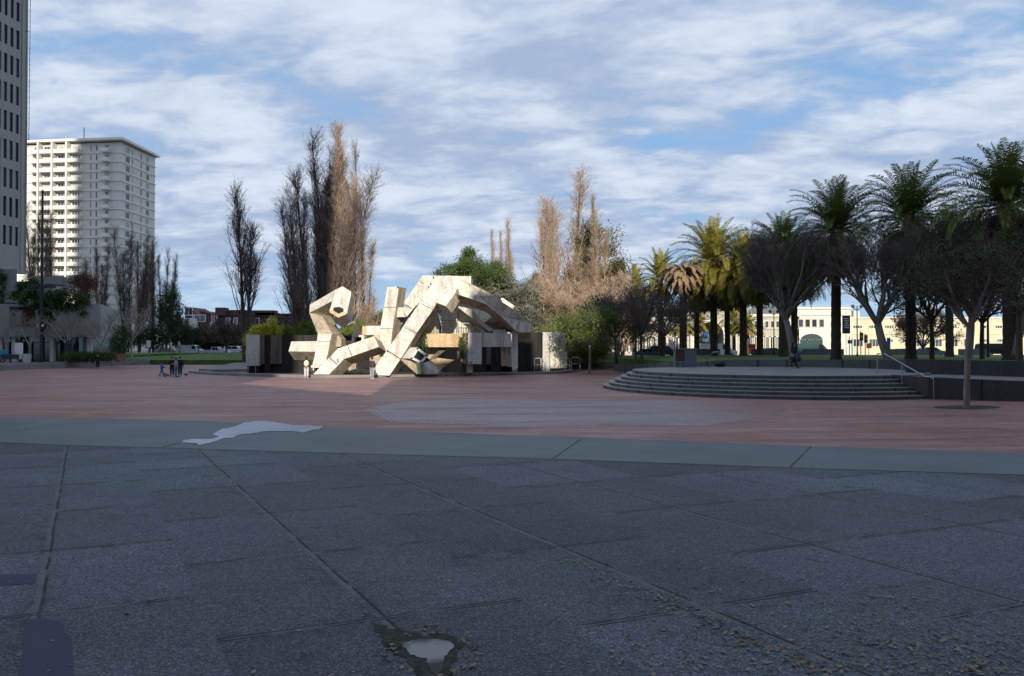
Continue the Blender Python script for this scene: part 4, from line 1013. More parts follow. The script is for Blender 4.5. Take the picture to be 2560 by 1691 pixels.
# ---- the pier bulkhead buildings across the street
def pier():
    Y = 150; ax, n = Vector((1, 0, 0)), Vector((0, -1, 0))
    # grey two-storey wings with pilasters
    r = bld('pier_building', 'long grey and white pier front with tall narrow windows and a slate roof', loc=(38, Y, 0))
    def X(u): return (u - CX) / F * Y
    def Z(v): return HC + (866 - v) / F * Y
    o = Vector((0, Y, 0)); w = Wins(r)
    for (u0, u1, vt) in ((1490, 1700, 800), (1868, 1998, 792)):
        mb = MB(); mb.frame(o, ax, n, X(u0), X(u1), 0, Z(vt), -16, 0); mb.build('wall', M['piergrey'], r)
        c = MB(); c.frame(o, ax, n, X(u0) - .3, X(u1) + .3, Z(vt), Z(vt) + .5, -16, .35); c.frame(o, ax, n, X(u0), X(u1), Z(823), Z(822), .002, .2); c.build('cornice', M['pier'], r)
        f = MB(); f.prism([(X(u0), Y + .3, Z(vt) + .5), (X(u1), Y + .3, Z(vt) + .5), (X(u1) - 3, Y + 6, Z(vt) + 2.4), (X(u0) + 3, Y + 6, Z(vt) + 2.4)], (0, .3, -.4)); f.build('roof', M['roof'], r)
        u = u0 + 9
        while u < u1 - 6:
            w.add(o, ax, n, X(u) - .45, X(u) + .45, Z(821), Z(802), M['pier'], M['aptglass'], .12, .14)
            w.add(o, ax, n, X(u) - .75, X(u) + .75, Z(882), Z(841), M['pier'], M['aptglass'], .12, .16, 1); u += 13 if (u - u0) % 26 < 13 else 14
    # central arched portal
    cu, ru = 1776, 30; a0, a1 = X(1700), X(1868); zt = Z(776)
    cx_, R = X(1788 - 12), X(cu + ru + 3) - X(cu); zs = Z(838)
    K = 20; arch = [(cx_ + R * math.cos(PI * i / K), zs + R * math.sin(PI * i / K)) for i in range(K + 1)]
    m1 = MB(); m1.prism([(a1, Y, 0), (a1, Y, zt), (cx_, Y, zt)] + [(x, Y, z) for x, z in arch[:K // 2 + 1]][::-1] + [(cx_ + R, Y, 0)], (0, 14, 0))
    m1.prism([(a0, Y, 0), (cx_ - R, Y, 0)] + [(x, Y, z) for x, z in arch[K // 2:]][::-1] + [(cx_, Y, zt), (a0, Y, zt)], (0, 14, 0)); m1.build('portal_wall', M['piergrey'], r)
    v_ = MB()
    for i in range(K):
        (xa, za), (xb, zb) = arch[i], arch[i + 1]; s = 1.16
        v_.prism([(xa, Y - .12, za), (xb, Y - .12, zb), (cx_ + (xb - cx_) * s, Y - .12, zs + (zb - zs) * s), (cx_ + (xa - cx_) * s, Y - .12, zs + (za - zs) * s)], (0, .1, 0))
    for sx in (-1, 1):
        for k in range(6): v_.box((cx_ + sx * R * 1.08, Y - .07, .4 + k * (zs - .4) / 6 + .35), (R * .15, .1, (zs - .4) / 6 - .1))
    v_.build('arch_stones', M['pier'], r)
    d = MB(); d.box((cx_, Y + 8, zt / 2 - .2), (2 * R + 1, 6, zt - 1)); d.build('doorway', M['shopglass'], r)
    for u_ in (1727, 1733, 1822, 1829, 1836): p = MB(); p.box((X(u_), Y - .35, zt / 2), (.42, .7, zt - .01)); p.build('pilaster', M['pier'], r)
    c = MB(); c.frame(o, ax, n, a0 - .2, a1 + .2, zt, zt + .8, -14, .5); c.build('cornice', M['pier'], r)
    # white pavilion with an arched window
    r2 = bld('white_pavilion', 'bright white pavilion with four small windows above a wide arched teal window', loc=(70, Y, 0)); w2 = Wins(r2)
    u0, u1, vt = 1992, 2128, 773
    mb = MB(); mb.frame(o, ax, n, X(u0), X(u1), 0, Z(vt), -15, 0); mb.build('wall', M['pier'], r2)
    c = MB(); c.frame(o, ax, n, X(u0) - .25, X(u1) + .25, Z(vt), Z(vt) + .4, -15, .3); c.frame(o, ax, n, X(u0), X(u1), Z(787) - .15, Z(787), .002, .22); c.build('cornice', M['pier'], r2)
    for u_ in (2002, 2019, 2036, 2054): w2.add(o, ax, n, X(u_) - .55, X(u_) + .55, Z(819), Z(798), M['piergrey'], M['aptglass'], .08, .14)
    ac, ar, az = X(2028), X(2055) - X(2028), Z(850); pts = [(ac + ar * math.cos(PI * i / 12), Y - .05, az + ar * .55 * math.sin(PI * i / 12)) for i in range(13)]
    g = MB(); g.prism(pts + [(ac - ar, Y - .05, 0.9), (ac + ar, Y - .05, 0.9)], (0, .04, 0)); aw = g.build('arched_window', M['aptglass'], r2)
    f = MB()
    for x in (-1, -.38, .38, 1): f.box((ac + ar * x, Y - .14, az / 2 + .4), (.16, .14, az - .8 + (.9 if abs(x) < .9 else 0)))
    f.box((ac, Y - .15, az), (2 * ar, .12, .3)); f.box((ac, Y - .145, az - 2.6), (2 * ar - .2, .12, .5)); f.build('window_bars', M['teal'], aw)
    tr = MB(); tr.tube([(ac + ar * 1.06 * math.cos(PI * i / 12), Y - .1, az + ar * .6 * math.sin(PI * i / 12)) for i in range(13)], .14, 5); tr.build('arch_trim', M['pier'], aw)


pier()


def cream():
    Y = 165; ax, n = Vector((1, 0, 0)), Vector((0, -1, 0)); o = Vector((0, Y, 0))
    r = bld('cream_warehouse', 'long cream waterfront building with ribbon windows behind the right-hand palms', loc=(110, Y, 0))
    def X(u): return (u - CX) / F * Y
    def Z(v): return HC + (866 - v) / F * Y
    mb = MB(); mb.frame(o, ax, n, X(2106), X(2680), 0, Z(797), -18, 0); mb.build('wall', M['cream'], r)
    c = MB(); c.frame(o, ax, n, X(2106) - .2, X(2680), Z(797), Z(797) + .35, -18, .25); c.frame(o, ax, n, X(2106), X(2680), Z(836), Z(835), .002, .15); c.build('cornice', M['pier'], r)
    w = Wins(r); u = 2132
    while u < 2640:
        w.add(o, ax, n, X(u), X(u + 24), Z(822), Z(813), M['pier'], M['aptglass'], .08, .12, 3)
        if int(u) % 3: w.add(o, ax, n, X(u), X(u + 26), Z(868), Z(847), M['pier'], M['aptglass'], .08, .14, 2)
        else: w.add(o, ax, n, X(u + 4), X(u + 22), Z(857), Z(847), M['pier'], M['aptglass'], .08, .14, 2)
        u += 39.5
    b = MB(); b.frame(o, ax, n, X(2110), X(2131), 0, Z(846), -.02, .3); b.build('door', M['tealglass'], r)
    st = MB(); st.frame(o, ax, n, X(2145), X(2160), Z(797) + .36, Z(790) + 1.2, -6, -2); st.build('roof_vent', M['greywall'], r)


cream()
# ---- unseen office blocks behind the camera; heights and steps shaped to shade the square
def shade_blocks():
    ld = Vector((-math.sin(AZ), math.cos(AZ), 0)); sd = Vector((math.cos(AZ), math.sin(AZ), 0)); te = math.tan(EL)
    def at(p, d): return sd * p + ld * d
    def block(name, label, p0, p1, h, D, depth, mat='tower', top=None):
        r = bld(name, label, 'building', tuple(at((p0 + p1) / 2, -D))); H = (h + D * te)
        a, b = at(p0, -D), at(p1, -D); c, d = at(p1, -D - depth), at(p0, -D - depth)
        if top is None: footprint([a, b, c, d], 0, H, 'wall', M[mat], r)
        else:
            mb = MB(); pr = [Vector((a.x, a.y, 0)), Vector((b.x, b.y, 0))] + [at(p, -D) + Vector((0, 0, hh + D * te)) for p, hh in top[::-1]]; mb.prism(pr, -ld * depth); mb.build('wall', M[mat], r)
            H = min(hh for _, hh in top) + D * te
        n = ld; ax = -sd; o = Vector((b.x, b.y, 0)); L = (b - a).length; g = MB(); z = 5.0
        while z < H - 3:
            g.frame(o, ax, n, 1.5, L - 1.5, z, z + 1.7, -.02, .06); z += 3.9
        if g.v: tag(g.build('window_bands', M['towerglass'], r), kind='stuff')
        return r
    block('office_tower', 'tall grey office tower behind the camera shading the left of the square', -108, -13.2, 158, 30, 30)
    S = [(-13.1, 19.2), (-8, 16.8), (-3.3, 14.6), (-3.2, 21.3), (-1.4, 21.8), (-1.3, 25), (3.0, 26), (3.1, 30.2), (10, 30.2), (10.1, 27.5), (15, 28), (15.1, 36.5), (34, 37.5), (34.1, 42), (130, 42)]
    block('shade_block', 'stepped grey block added behind the camera, roofline shaped to shade the square', -13.1, 130, 20, 9, 22, top=S)  # added block, set close behind the camera to darken the near ground


shade_blocks()
# ------------------------------------------------------------------ the concrete fountain
def c3(x, y): return 600 + x / 4.9, 640 + y / 4.9
def c4(x, y): return 950 + x / 4.9, 640 + y / 4.9
def c5(x, y): return 600 + x / 2.895, 660 + y / 2.895


FT = thing('fountain', 'large angular pale concrete fountain of box-like arms with dark stained back walls', 'fountain', (-6, 66, 0), 0, None, True)


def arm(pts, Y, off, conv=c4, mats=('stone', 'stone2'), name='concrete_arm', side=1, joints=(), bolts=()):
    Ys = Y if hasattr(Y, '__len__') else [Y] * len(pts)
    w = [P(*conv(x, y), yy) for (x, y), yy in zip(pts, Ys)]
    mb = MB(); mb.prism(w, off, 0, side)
    for (x0, y0), (x1, y1) in joints:      # recessed joints between the cast segments
        a, b = P(*conv(x0, y0), min(Ys) - .03), P(*conv(x1, y1), min(Ys) - .03); d = (b - a).normalized(); q = Vector((0, 1, 0)).cross(d) * .02
        mb.prism([a - q, b - q, b + q, a + q], (0, .05, 0), 2)
    for (x, y) in bolts:
        c = P(*conv(x, y), min(Ys) - .05); mb.tube([c, c + Vector((0, .06, 0))], .07, 8, 3)
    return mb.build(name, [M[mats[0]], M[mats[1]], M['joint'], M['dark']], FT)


# walls at the back: panels of different tone and depth
def panel(u0, u1, v0, Y0, Y1, mat, z0=-.05, proud=0.0, conv=c3, top=None):
    a = P(*conv(u0, v0), Y0); b = P(*conv(u1, v0), Y1); zt = top if top else (a.z + b.z) / 2
    mb = MB(); pr = [Vector((a.x, a.y - proud, z0)), Vector((b.x, b.y - proud, z0)), Vector((b.x, b.y - proud, zt)), Vector((a.x, a.y - proud, zt))]
    mb.prism(pr, (0, .9 + proud, 0)); return mb.build('wall_panel', M[mat], FT)


TL = P(*c3(500, 972), 72.5).z
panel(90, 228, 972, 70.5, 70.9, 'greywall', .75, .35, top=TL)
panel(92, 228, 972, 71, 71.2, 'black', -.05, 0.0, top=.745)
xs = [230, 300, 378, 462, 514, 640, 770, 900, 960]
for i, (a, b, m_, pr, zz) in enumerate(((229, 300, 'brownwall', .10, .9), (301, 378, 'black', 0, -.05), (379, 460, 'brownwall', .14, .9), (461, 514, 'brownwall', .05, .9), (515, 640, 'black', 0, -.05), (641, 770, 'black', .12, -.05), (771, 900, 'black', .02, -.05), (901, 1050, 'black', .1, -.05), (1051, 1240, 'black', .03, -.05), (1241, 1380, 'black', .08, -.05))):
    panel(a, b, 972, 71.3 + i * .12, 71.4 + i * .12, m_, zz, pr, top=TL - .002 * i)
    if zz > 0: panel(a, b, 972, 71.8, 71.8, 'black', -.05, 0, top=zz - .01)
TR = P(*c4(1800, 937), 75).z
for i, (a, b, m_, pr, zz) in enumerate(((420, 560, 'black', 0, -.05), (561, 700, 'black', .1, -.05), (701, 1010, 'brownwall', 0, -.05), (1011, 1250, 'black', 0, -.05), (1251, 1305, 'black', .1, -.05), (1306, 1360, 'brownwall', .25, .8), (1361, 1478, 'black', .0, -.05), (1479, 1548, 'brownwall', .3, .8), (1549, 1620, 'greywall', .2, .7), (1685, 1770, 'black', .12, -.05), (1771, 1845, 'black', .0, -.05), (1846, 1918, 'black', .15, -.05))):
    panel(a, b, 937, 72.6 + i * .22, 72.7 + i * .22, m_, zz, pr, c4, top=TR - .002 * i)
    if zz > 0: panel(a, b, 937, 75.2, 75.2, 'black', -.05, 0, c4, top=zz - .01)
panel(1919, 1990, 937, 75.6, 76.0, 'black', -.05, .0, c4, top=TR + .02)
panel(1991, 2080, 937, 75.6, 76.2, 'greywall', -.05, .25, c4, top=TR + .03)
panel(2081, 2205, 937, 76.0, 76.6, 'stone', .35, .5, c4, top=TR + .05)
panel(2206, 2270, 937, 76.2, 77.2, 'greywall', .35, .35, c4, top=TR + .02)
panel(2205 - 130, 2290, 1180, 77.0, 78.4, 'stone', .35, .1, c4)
# low inner walls with niches, pipes and the raised back deck
def plain_box(u0, v0, u1, v1, Y, dep, mat, name='basin_wall', conv=c3):
    a, b = P(*conv(u0, v0), Y), P(*conv(u1, v1), Y); mb = MB(); mb.box(((a.x + b.x) / 2, Y + dep / 2, (a.z + b.z) / 2), (abs(b.x - a.x), dep, abs(a.z - b.z))); return mb.build(name, M[mat], FT)


plain_box(1150, 1320, 1418, 1420, 68.5, 2, 'stone2'); plain_box(1590, 1240, 1760, 1420, 68.6, 2, 'stone2'); plain_box(1419, 1392, 1589, 1420, 68.5, 2, 'stone2')
plain_box(1419, 1240, 1589, 1391, 69.2, .6, 'dark', 'niche'); plain_box(1150, 1421, 1900, 1432, 68.2, .25, 'ochre', 'ledge')
plain_box(1240, 1040, 1385, 1240, 70.2, 1, 'ochre'); plain_box(1386, 1060, 1720, 1200, 70.4, 1, 'stone2'); plain_box(1640, 965, 1705, 1300, 69.6, .8, 'ochre')
plain_box(1386, 860, 1550, 968, 71.0, 2.2, 'ochre', 'wall_block'); plain_box(1551, 858, 1725, 970, 70.7, 2.2, 'stone', 'wall_block')
for a, b, c, d in ((1370, 970, 1400, 1075), (1488, 970, 1520, 1075), (1401, 970, 1487, 995), (1401, 1055, 1487, 1075)): plain_box(a, b, c, d, 69.5, 1.4, 'stone', 'frame_box')
plain_box(1400, 995, 1488, 1056, 70.6, .2, 'dark', 'niche')
for x, y in ((1300, 1388), (1890, 1388)):
    c = P(*c3(x, y), 68.3); m_ = MB(); m_.tube([c, c + Vector((0, -.25, 0))], .22, 12); m_.tube([c + Vector((0, -.252, 0)), c + Vector((0, -.26, 0))], .14, 12, 1); m_.build('pipe_outlet', [M['stone2'], M['dark']], FT)
plain_box(150, 1330, 420, 1425, 68.4, 1.5, 'stone2', conv=c4); plain_box(350, 960, 405, 1115, 69.5, 1, 'ochre', 'wall_block', c4); plain_box(425, 960, 512, 1130, 71.5, .5, 'dark', 'niche', c4)
# ---- left sculpture
arm([(955, 948), (1120, 960), (1092, 1120), (1045, 1335), (888, 1335), (925, 1170)], 63.6, (.55, 1.7, 0), c3, joints=(((955, 1045), (1108, 1048)),))
arm([(1120, 962), (1208, 975), (1240, 1020), (1240, 1112), (1140, 1118), (1095, 1118)], 64.6, (.1, 1.3, 0), c3, mats=('stone2', 'stone2'))
arm([(850, 700), (1010, 745), (1135, 965), (950, 948)], [64.6, 64.0, 63.7, 63.8], (.35, 1.7, .1), c3, mats=('stone2', 'stone2'))
arm([(1012, 745), (1112, 862), (1147, 968), (1133, 966)], 64.4, (.1, 1.2, 0), c3, mats=('stone2', 'stone2'))
arm([(855, 600), (1165, 418), (1132, 552), (850, 698)], [65.4, 63.0, 62.8, 65.2], (.1, 1.9, -.75), c3, joints=(((1160, 425), (1132, 545)),))
arm([(1165, 418), (1255, 374), (1362, 440), (1356, 490), (1310, 708), (1208, 636), (1095, 682), (1132, 552)], [62.8, 63.0, 62.6, 62.4, 62.0, 62.5, 62.0, 62.4], (.0, 1.5, -.15), c3)
# open square end of that arm
e = MB(); o4 = [P(*c3(x, y), Y) for x, y, Y in ((1095, 690, 62.1), (1205, 637, 62.9), (1310, 712, 62.1), (1205, 757, 61.5))]; ce = sum(o4, Vector()) / 4; i4 = [ce.lerp(p, .62) + Vector((0, 0, .0)) for p in o4]
for k in range(4): e.prism([o4[k], o4[(k + 1) % 4], i4[(k + 1) % 4], i4[k]], (0, .1, .18))
e.prism([p + Vector((0, .08, .12)) for p in i4], (0, .1, .3), 1); e.build('open_end', [M['ochre'], M['dark']], FT)
arm([(1150, 715), (1242, 742), (1348, 836), (1262, 882), (1165, 822)], [64.6, 64.2, 63.9, 64.2, 64.6], (.2, 1.4, .2), c3, mats=('stone2', 'stone2'))
arm([(1240, 738), (1312, 690), (1387, 722), (1362, 842), (1345, 832)], [64.15, 64.3, 64.6, 64.4, 63.85], (-.1, 1.2, .1), c3, mats=('greywall', 'stone2'))
arm([(628, 1050), (950, 1045), (925, 1175), (595, 1170)], 64.2, (.1, 1.3, -.75), c3, mats=('greywall', 'stone2'))
arm([(868, 1340), (1024, 1340), (1005, 1372), (905, 1372), (905, 1442), (868, 1442)], 63.2, (0, 1.6, 0), c3, name='base_block'); plain_box(905, 1372, 1000, 1442, 64.0, .3, 'dark', 'niche')
arm([(898, 1452), (1200, 1135), (1420, 1060), (1640, 985), (1702, 1115), (1275, 1265), (1090, 1452)], [61.9, 62.6, 62.3, 62.0, 62.0, 62.4, 61.9], (.35, 1.7, -.45), c3, joints=(((1315, 1095), (1370, 1230)), ((1095, 1245), (1190, 1320))), bolts=((1195, 1275),))
# ---- upright shaft
arm([(90, 382), (230, 380), (195, 630), (180, 745), (155, 890), (130, 1112), (95, 1165), (-12, 1163), (0, 890), (50, 625)], 64.5, (.42, 1.6, 0), c4, joints=(((50, 630), (195, 630)), ((0, 892), (155, 892))), bolts=((218, 384),))
arm([(197, 632), (340, 632), (288, 692), (325, 748), (182, 752)], 64.9, (.25, 1.5, 0), c4)
arm([(342, 632), (402, 656), (328, 746), (290, 692)], 64.6, (0, 1.4, 0), c4, mats=('greywall', 'stone2'))
arm([(190, 757), (325, 752), (205, 935), (150, 1020)], 66.2, (0, 1.3, 0), c4, mats=('stone2', 'stone2'))
arm([(330, 1115), (405, 960), (345, 960), (230, 1110)], 66.0, (0, 1, 0), c4, mats=('ochre', 'stone2'))
# ---- the big diagonal, apex and arch
arm([(935, 805), (1000, 715), (1190, 445), (1310, 265), (1435, 90), (1520, 84), (1600, 118), (1555, 215), (1420, 290), (1395, 335), (1280, 498), (1160, 692), (1082, 808)], [62.0, 62.1, 62.5, 62.7, 62.9, 62.9, 62.8, 62.6, 62.5, 62.5, 62.4, 62.1, 62.0], (.2, 1.8, -.1), c5,
    joints=(((1188, 446), (1280, 498)), ((1310, 262), (1402, 318)), ((1065, 624), (1165, 690))), bolts=((1068, 628),))
arm([(1596, 106), (1680, 150), (1865, 238), (1920, 300), (2000, 340), (2060, 395), (2105, 430), (2105, 496), (2010, 496), (1880, 372), (1780, 292), (1553, 212)], [62.8, 62.9, 63.4, 63.7, 64.2, 64.6, 65, 65, 64.6, 63.9, 63.4, 62.6], (.0, 1.6, -.62), c5,
    joints=(((1755, 180), (1690, 265)), ((1872, 245), (1850, 345)), ((2045, 385), (2000, 470))))
# hanging stub below the apex, turned forward
arm([(682, 572), (790, 350), (945, 400), (918, 463), (805, 616)], [61.4, 62.4, 62.4, 61.6, 60.9], (.3, 1.0, -.05), c4, side=1)
arm([(806, 616), (919, 464), (977, 560), (880, 702)], [60.9, 61.6, 62.4, 61.7], (-.35, .9, .1), c4, mats=('stone2', 'stone2'))
arm([(684, 576), (804, 618), (879, 702), (755, 655)], [61.5, 61.0, 61.75, 62.5], (0, .3, .35), c4, mats=('stone2', 'stone2'))
# second arch behind
arm([(525, 240), (1115, 250), (1115, 362), (900, 330), (700, 330), (405, 652), (290, 582), (480, 300)], 65.6, (.1, 1.7, -.1), c4, joints=(((480, 300), (545, 350)), ((700, 245), (690, 330))), bolts=((655, 268), (690, 298), (620, 345), (598, 380), (640, 370), (1000, 308), (905, 268)))
arm([(288, 584), (404, 656), (398, 640), (300, 570)], 65.4, (0, 1.2, -.1), c4, mats=('stone2', 'stone2'))
arm([(985, 548), (1085, 620), (1250, 800), (1386, 905), (1345, 930), (950, 628)], 65.0, (-.05, 1.5, -.30), c4, mats=('greywall', 'stone2'), joints=(((1090, 640), (1055, 700)),))
arm([(1005, 545), (1385, 738), (1270, 826), (1100, 640)], 66.6, (0, 1.4, -.1), c4)
arm([(1272, 822), (1375, 744), (1480, 800), (1445, 806)], 65.2, (0, 1.2, -.1), c4, mats=('stone2', 'stone2'))
arm([(1282, 828), (1480, 800), (1692, 905), (1545, 935), (1378, 912)], [65.4, 65.6, 66.2, 66.2, 65.6], (0, 1.2, .1), c4, mats=('stone2', 'stone2'))
arm([(1478, 522), (1500, 513), (1648, 612), (1630, 650), (1500, 570)], 68.0, (0, 1.6, -.2), c4)
arm([(750, 668), (945, 664), (945, 955), (755, 955)], 67.2, (.1, 1.2, 0), c4, mats=('greywall', 'stone2'), joints=(((752, 795), (945, 795)),), name='column')
arm([(946, 668), (1010, 680), (1160, 930), (1160, 955), (946, 955)], 67.6, (0, 1.4, 0), c4, joints=(((948, 800), (1080, 802)),), name='column')
arm([(1160, 780), (1240, 810), (1300, 955), (1160, 955)], 68.2, (0, 1.2, 0), c4, name='column')
arm([(575, 860), (640, 640), (668, 665), (722, 860), (716, 955), (575, 955)], 66.8, (.1, 1.3, 0), c4, mats=('stone2', 'stone2'), name='column')
arm([(470, 960), (560, 830), (640, 690), (640, 955)], 67.4, (.1, 1.3, 0), c4, mats=('stone2', 'stone2'))
# ---- horizontal bar, portal frame and legs
arm([(560, 955), (1012, 955), (1020, 1118), (518, 1118), (512, 1080), (550, 1000)], 65.2, (0, 1.4, 0), c4, mats=('ochre', 'stone2'), name='cross_beam')
arm([(700, 952), (1320, 942), (1320, 958), (700, 958)], 66.6, (0, 3.2, 0), c4, mats=('greywall', 'stone2'), name='deck')
arm([(1080, 940), (1250, 940), (1245, 1326), (1075, 1326)], 64.2, (-.1, 1.6, 0), c4, mats=('greywall', 'stone2'), bolts=((1065, 960), (1066, 1010), (1068, 1060), (1066, 1300), (1108, 1308)), name='portal_leg')
arm([(1020, 945), (1080, 940), (1075, 1326), (1015, 1320)], [65.2, 64.22, 64.22, 65.2], (.1, .8, 0), c4, mats=('stone2', 'stone2'), name='portal_leg')
arm([(1252, 942), (1606, 950), (1606, 1116), (1252, 1116)], 64.5, (0, 1.4, 0), c4, mats=('greywall', 'stone2'), joints=(((1480, 948), (1480, 1114)), ((1515, 948), (1515, 1114)), ((1252, 945), (1252, 1114))), name='portal_beam')
arm([(1480, 1118), (1548, 1118), (1552, 1352), (1484, 1350)], 65.2, (0, 1, 0), c4, mats=('stone2', 'stone2'), name='portal_leg')
arm([(1556, 1118), (1606, 1118), (1608, 1362), (1560, 1360)], 65.4, (0, 1, 0), c4, mats=('greywall', 'stone2'), name='portal_leg')
arm([(1616, 918), (1686, 910), (1690, 1366), (1612, 1362)], 65.0, (0, 1.3, 0), c4, mats=('greywall', 'stone2'), name='portal_leg')
arm([(1380, 905), (1540, 905), (1545, 948), (1378, 946)], 65.0, (0, 2, 0), c4, mats=('greywall', 'stone2'), name='deck')
arm([(1060, 1328), (1130, 1328), (1130, 1436), (1060, 1436)], 64.6, (0, 1, 0), c4, mats=('stone2', 'stone2'), name='base_block')
# ---- open box at the foot with water stained underside, fallen slabs
arm([(240, 1255), (342, 1124), (456, 1120), (372, 1258)], [62.7, 63.2, 62.6, 62.0], (.0, 1.0, -.1), c4, mats=('greywall', 'stone2'))
e = MB(); o4 = [P(*c4(x, y), Y) for x, y, Y in ((456, 1120, 62.5), (590, 1222, 62.2), (505, 1322, 61.8), (372, 1258, 62.0))]; ce = sum(o4, Vector()) / 4; i4 = [ce.lerp(p, .64) for p in o4]
for k in range(4): e.prism([o4[k], o4[(k + 1) % 4], i4[(k + 1) % 4], i4[k]], (0, .35, .0))
e.prism([p + Vector((0, .25, 0)) for p in i4], (0, .4, 0), 1)
for p in o4: q = ce.lerp(p, .84) + Vector((0, -.03, 0)); e.tube([q, q + Vector((0, .05, 0))], .09, 8, 1)
e.build('open_end', [M['stone'], M['dark']], FT)
arm([(240, 1260), (372, 1262), (470, 1335), (478, 1452), (440, 1440)], 62.6, (.1, 1.2, 0), c4, mats=('stone2', 'stone2'))
arm([(440, 1300), (520, 1325), (545, 1452), (478, 1452)], 61.9, (.2, .4, 0), c4, mats=('algae', 'stone2'), name='water_trail')
arm([(528, 1318), (592, 1290), (722, 1398), (716, 1446), (545, 1452)], [62.1, 62.8, 63.0, 62.8, 62.2], (.1, 1.2, 0), c4, mats=('greywall', 'stone2'))
arm([(600, 1290), (705, 1250), (912, 1275), (722, 1408)], [65.4, 66.4, 66.6, 65.4], (.0, 1.2, -.2), c4, mats=('ochre', 'stone2'))
arm([(560, 1120), (700, 1120), (700, 1190), (610, 1270), (545, 1225)], 67.0, (0, 1, 0), c4, mats=('stone2', 'stone2'))
arm([(602, 1268), (755, 1125), (800, 1125), (800, 1160), (640, 1280)], 66.0, (0, 1, 0), c4, mats=('brownwall', 'stone2'))
arm([(945, 1125), (975, 1125), (972, 1260), (945, 1300)], 66.2, (0, .6, 0), c4, mats=('brownwall', 'stone2'), name='column')
arm([(975, 1430), (1020, 1340), (1060, 1336), (1058, 1432)], 65.6, (0, .8, 0), c4, mats=('brownwall', 'stone2'))
# basin rim and floor
rim_px = [(472, 934), (530, 938), (620, 941), (700, 943), (800, 945), (950, 944), (1100, 941), (1180, 940), (1290, 938), (1400, 935), (1440, 931)]
rp = [G(u, v) for u, v in rim_px]; rb = MB()
for i in range(len(rp) - 1):
    a, b = rp[i], rp[i + 1]; n_ = Vector((-(b - a).y, (b - a).x, 0)).normalized() * .85
    pr = [Vector((a.x, a.y, 0)), Vector((b.x, b.y, 0)), Vector((b.x, b.y, .22)), Vector((a.x, a.y, .22))]; rb.prism(pr, n_)
rb.build('basin_rim', M['walk'], FT)
fl_ = MB(); fl_.poly([(p.x, p.y + .5, .03) for p in rp[2:]] + [(8, 80, .03), (-27, 80, .03)]); fo = fl_.build('basin_floor', M['brownwall'], FT)
lp_ = MB(); lp_.prism([G(u, v, .0) for u, v in ((497, 930), (530, 932), (619, 930), (619, 912), (590, 912))], (0, 0, .3)); lp_.build('plinth', M['walk'], FT)
# railings on the deck
rl = MB(); Yr = 66.5; zt_ = P(*c4(700, 825), Yr).z; zb_ = P(*c4(700, 952), Yr).z; x0, x1 = P(*c4(575, 900), Yr).x, P(*c4(1300, 900), Yr).x
rl.tube([(x0, Yr, zt_), (x1, Yr, zt_)], .03, 5); x = x0
while x < x1: rl.tube([(x, Yr, zb_), (x, Yr, zt_)], .02, 4); x += .22
rl.build('railing', M['steel'], FT)
vin = lumpy(71, (.28, .2, 1.2), (0, 0, 1.3), 20, .13, 40, .06, 'ivy', 'creeper', (.4, .03)); vin.location = P(*c4(1012, 1060), 64.6) - Vector((0, 0, 1.6)); tag(vin, 'dark creeper hanging at the left edge of the concrete portal', 'creeper')
dr = lumpy(72, (.35, .3, .9), (0, 0, .9), 16, .16, 60, .06, 'ivy', 'creeper', (.3, .02)); dr.location = P(*c4(530, 1050), 65) - Vector((0, 0, .8)); tag(dr, 'small creeper at the torn left end of the ochre beam', 'creeper')


# ------------------------------------------------------------------ stage, steps and walls
def disc(cx, cy, r, z0, z1, a0=0, a1=360, n=72):
    return [(cx + r * math.cos(math.radians(a0 + (a1 - a0) * i / n)), cy + r * math.sin(math.radians(a0 + (a1 - a0) * i / n))) for i in range(n)]


ST = thing('stage', 'round concrete stage with six curved steps in front of the palms', 'stage', (16, 46, 0), 0, None, True)
scx, scy = 16.2, 46.3; rise = 1.1 / 6
for k in range(6):
    R = 10.45 - k * .37; mb = MB(); ring = disc(scx, scy, R, 0, 0); z0, z1 = (k * rise if k == 0 else k * rise - .004), (k + 1) * rise
    pts = [(x, y, z0) for x, y in ring] + [(x, y, z1 - .05) for x, y in ring]; n = len(ring)
    mb.quads(pts, [tuple(range(n))[::-1]] + [(i, (i + 1) % n, n + (i + 1) % n, n + i) for i in range(n)])
    ring2 = disc(scx, scy, R + .025, 0, 0); pts = [(x, y, z1 - .05) for x, y in ring2] + [(x, y, z1) for x, y in ring2]
    mb.quads(pts, [tuple(range(n))[::-1], tuple(range(n, 2 * n))] + [(i, (i + 1) % n, n + (i + 1) % n, n + i) for i in range(n)], 1)
    for j in range(14):            # joints between the precast step units
        a = math.radians(183 + j * 13 + (k % 2) * 3.0); c, s = math.cos(a), math.sin(a)
        mb.box((scx + (R + .012) * c, scy + (R + .012) * s, (z0 + z1) / 2), (.05, .02, rise - .002), a, 2)
    mb.build('stage_top' if k == 5 else 'step', [M['step'], M['stage'] if k == 5 else M['nose'], M['darkwall']], ST)


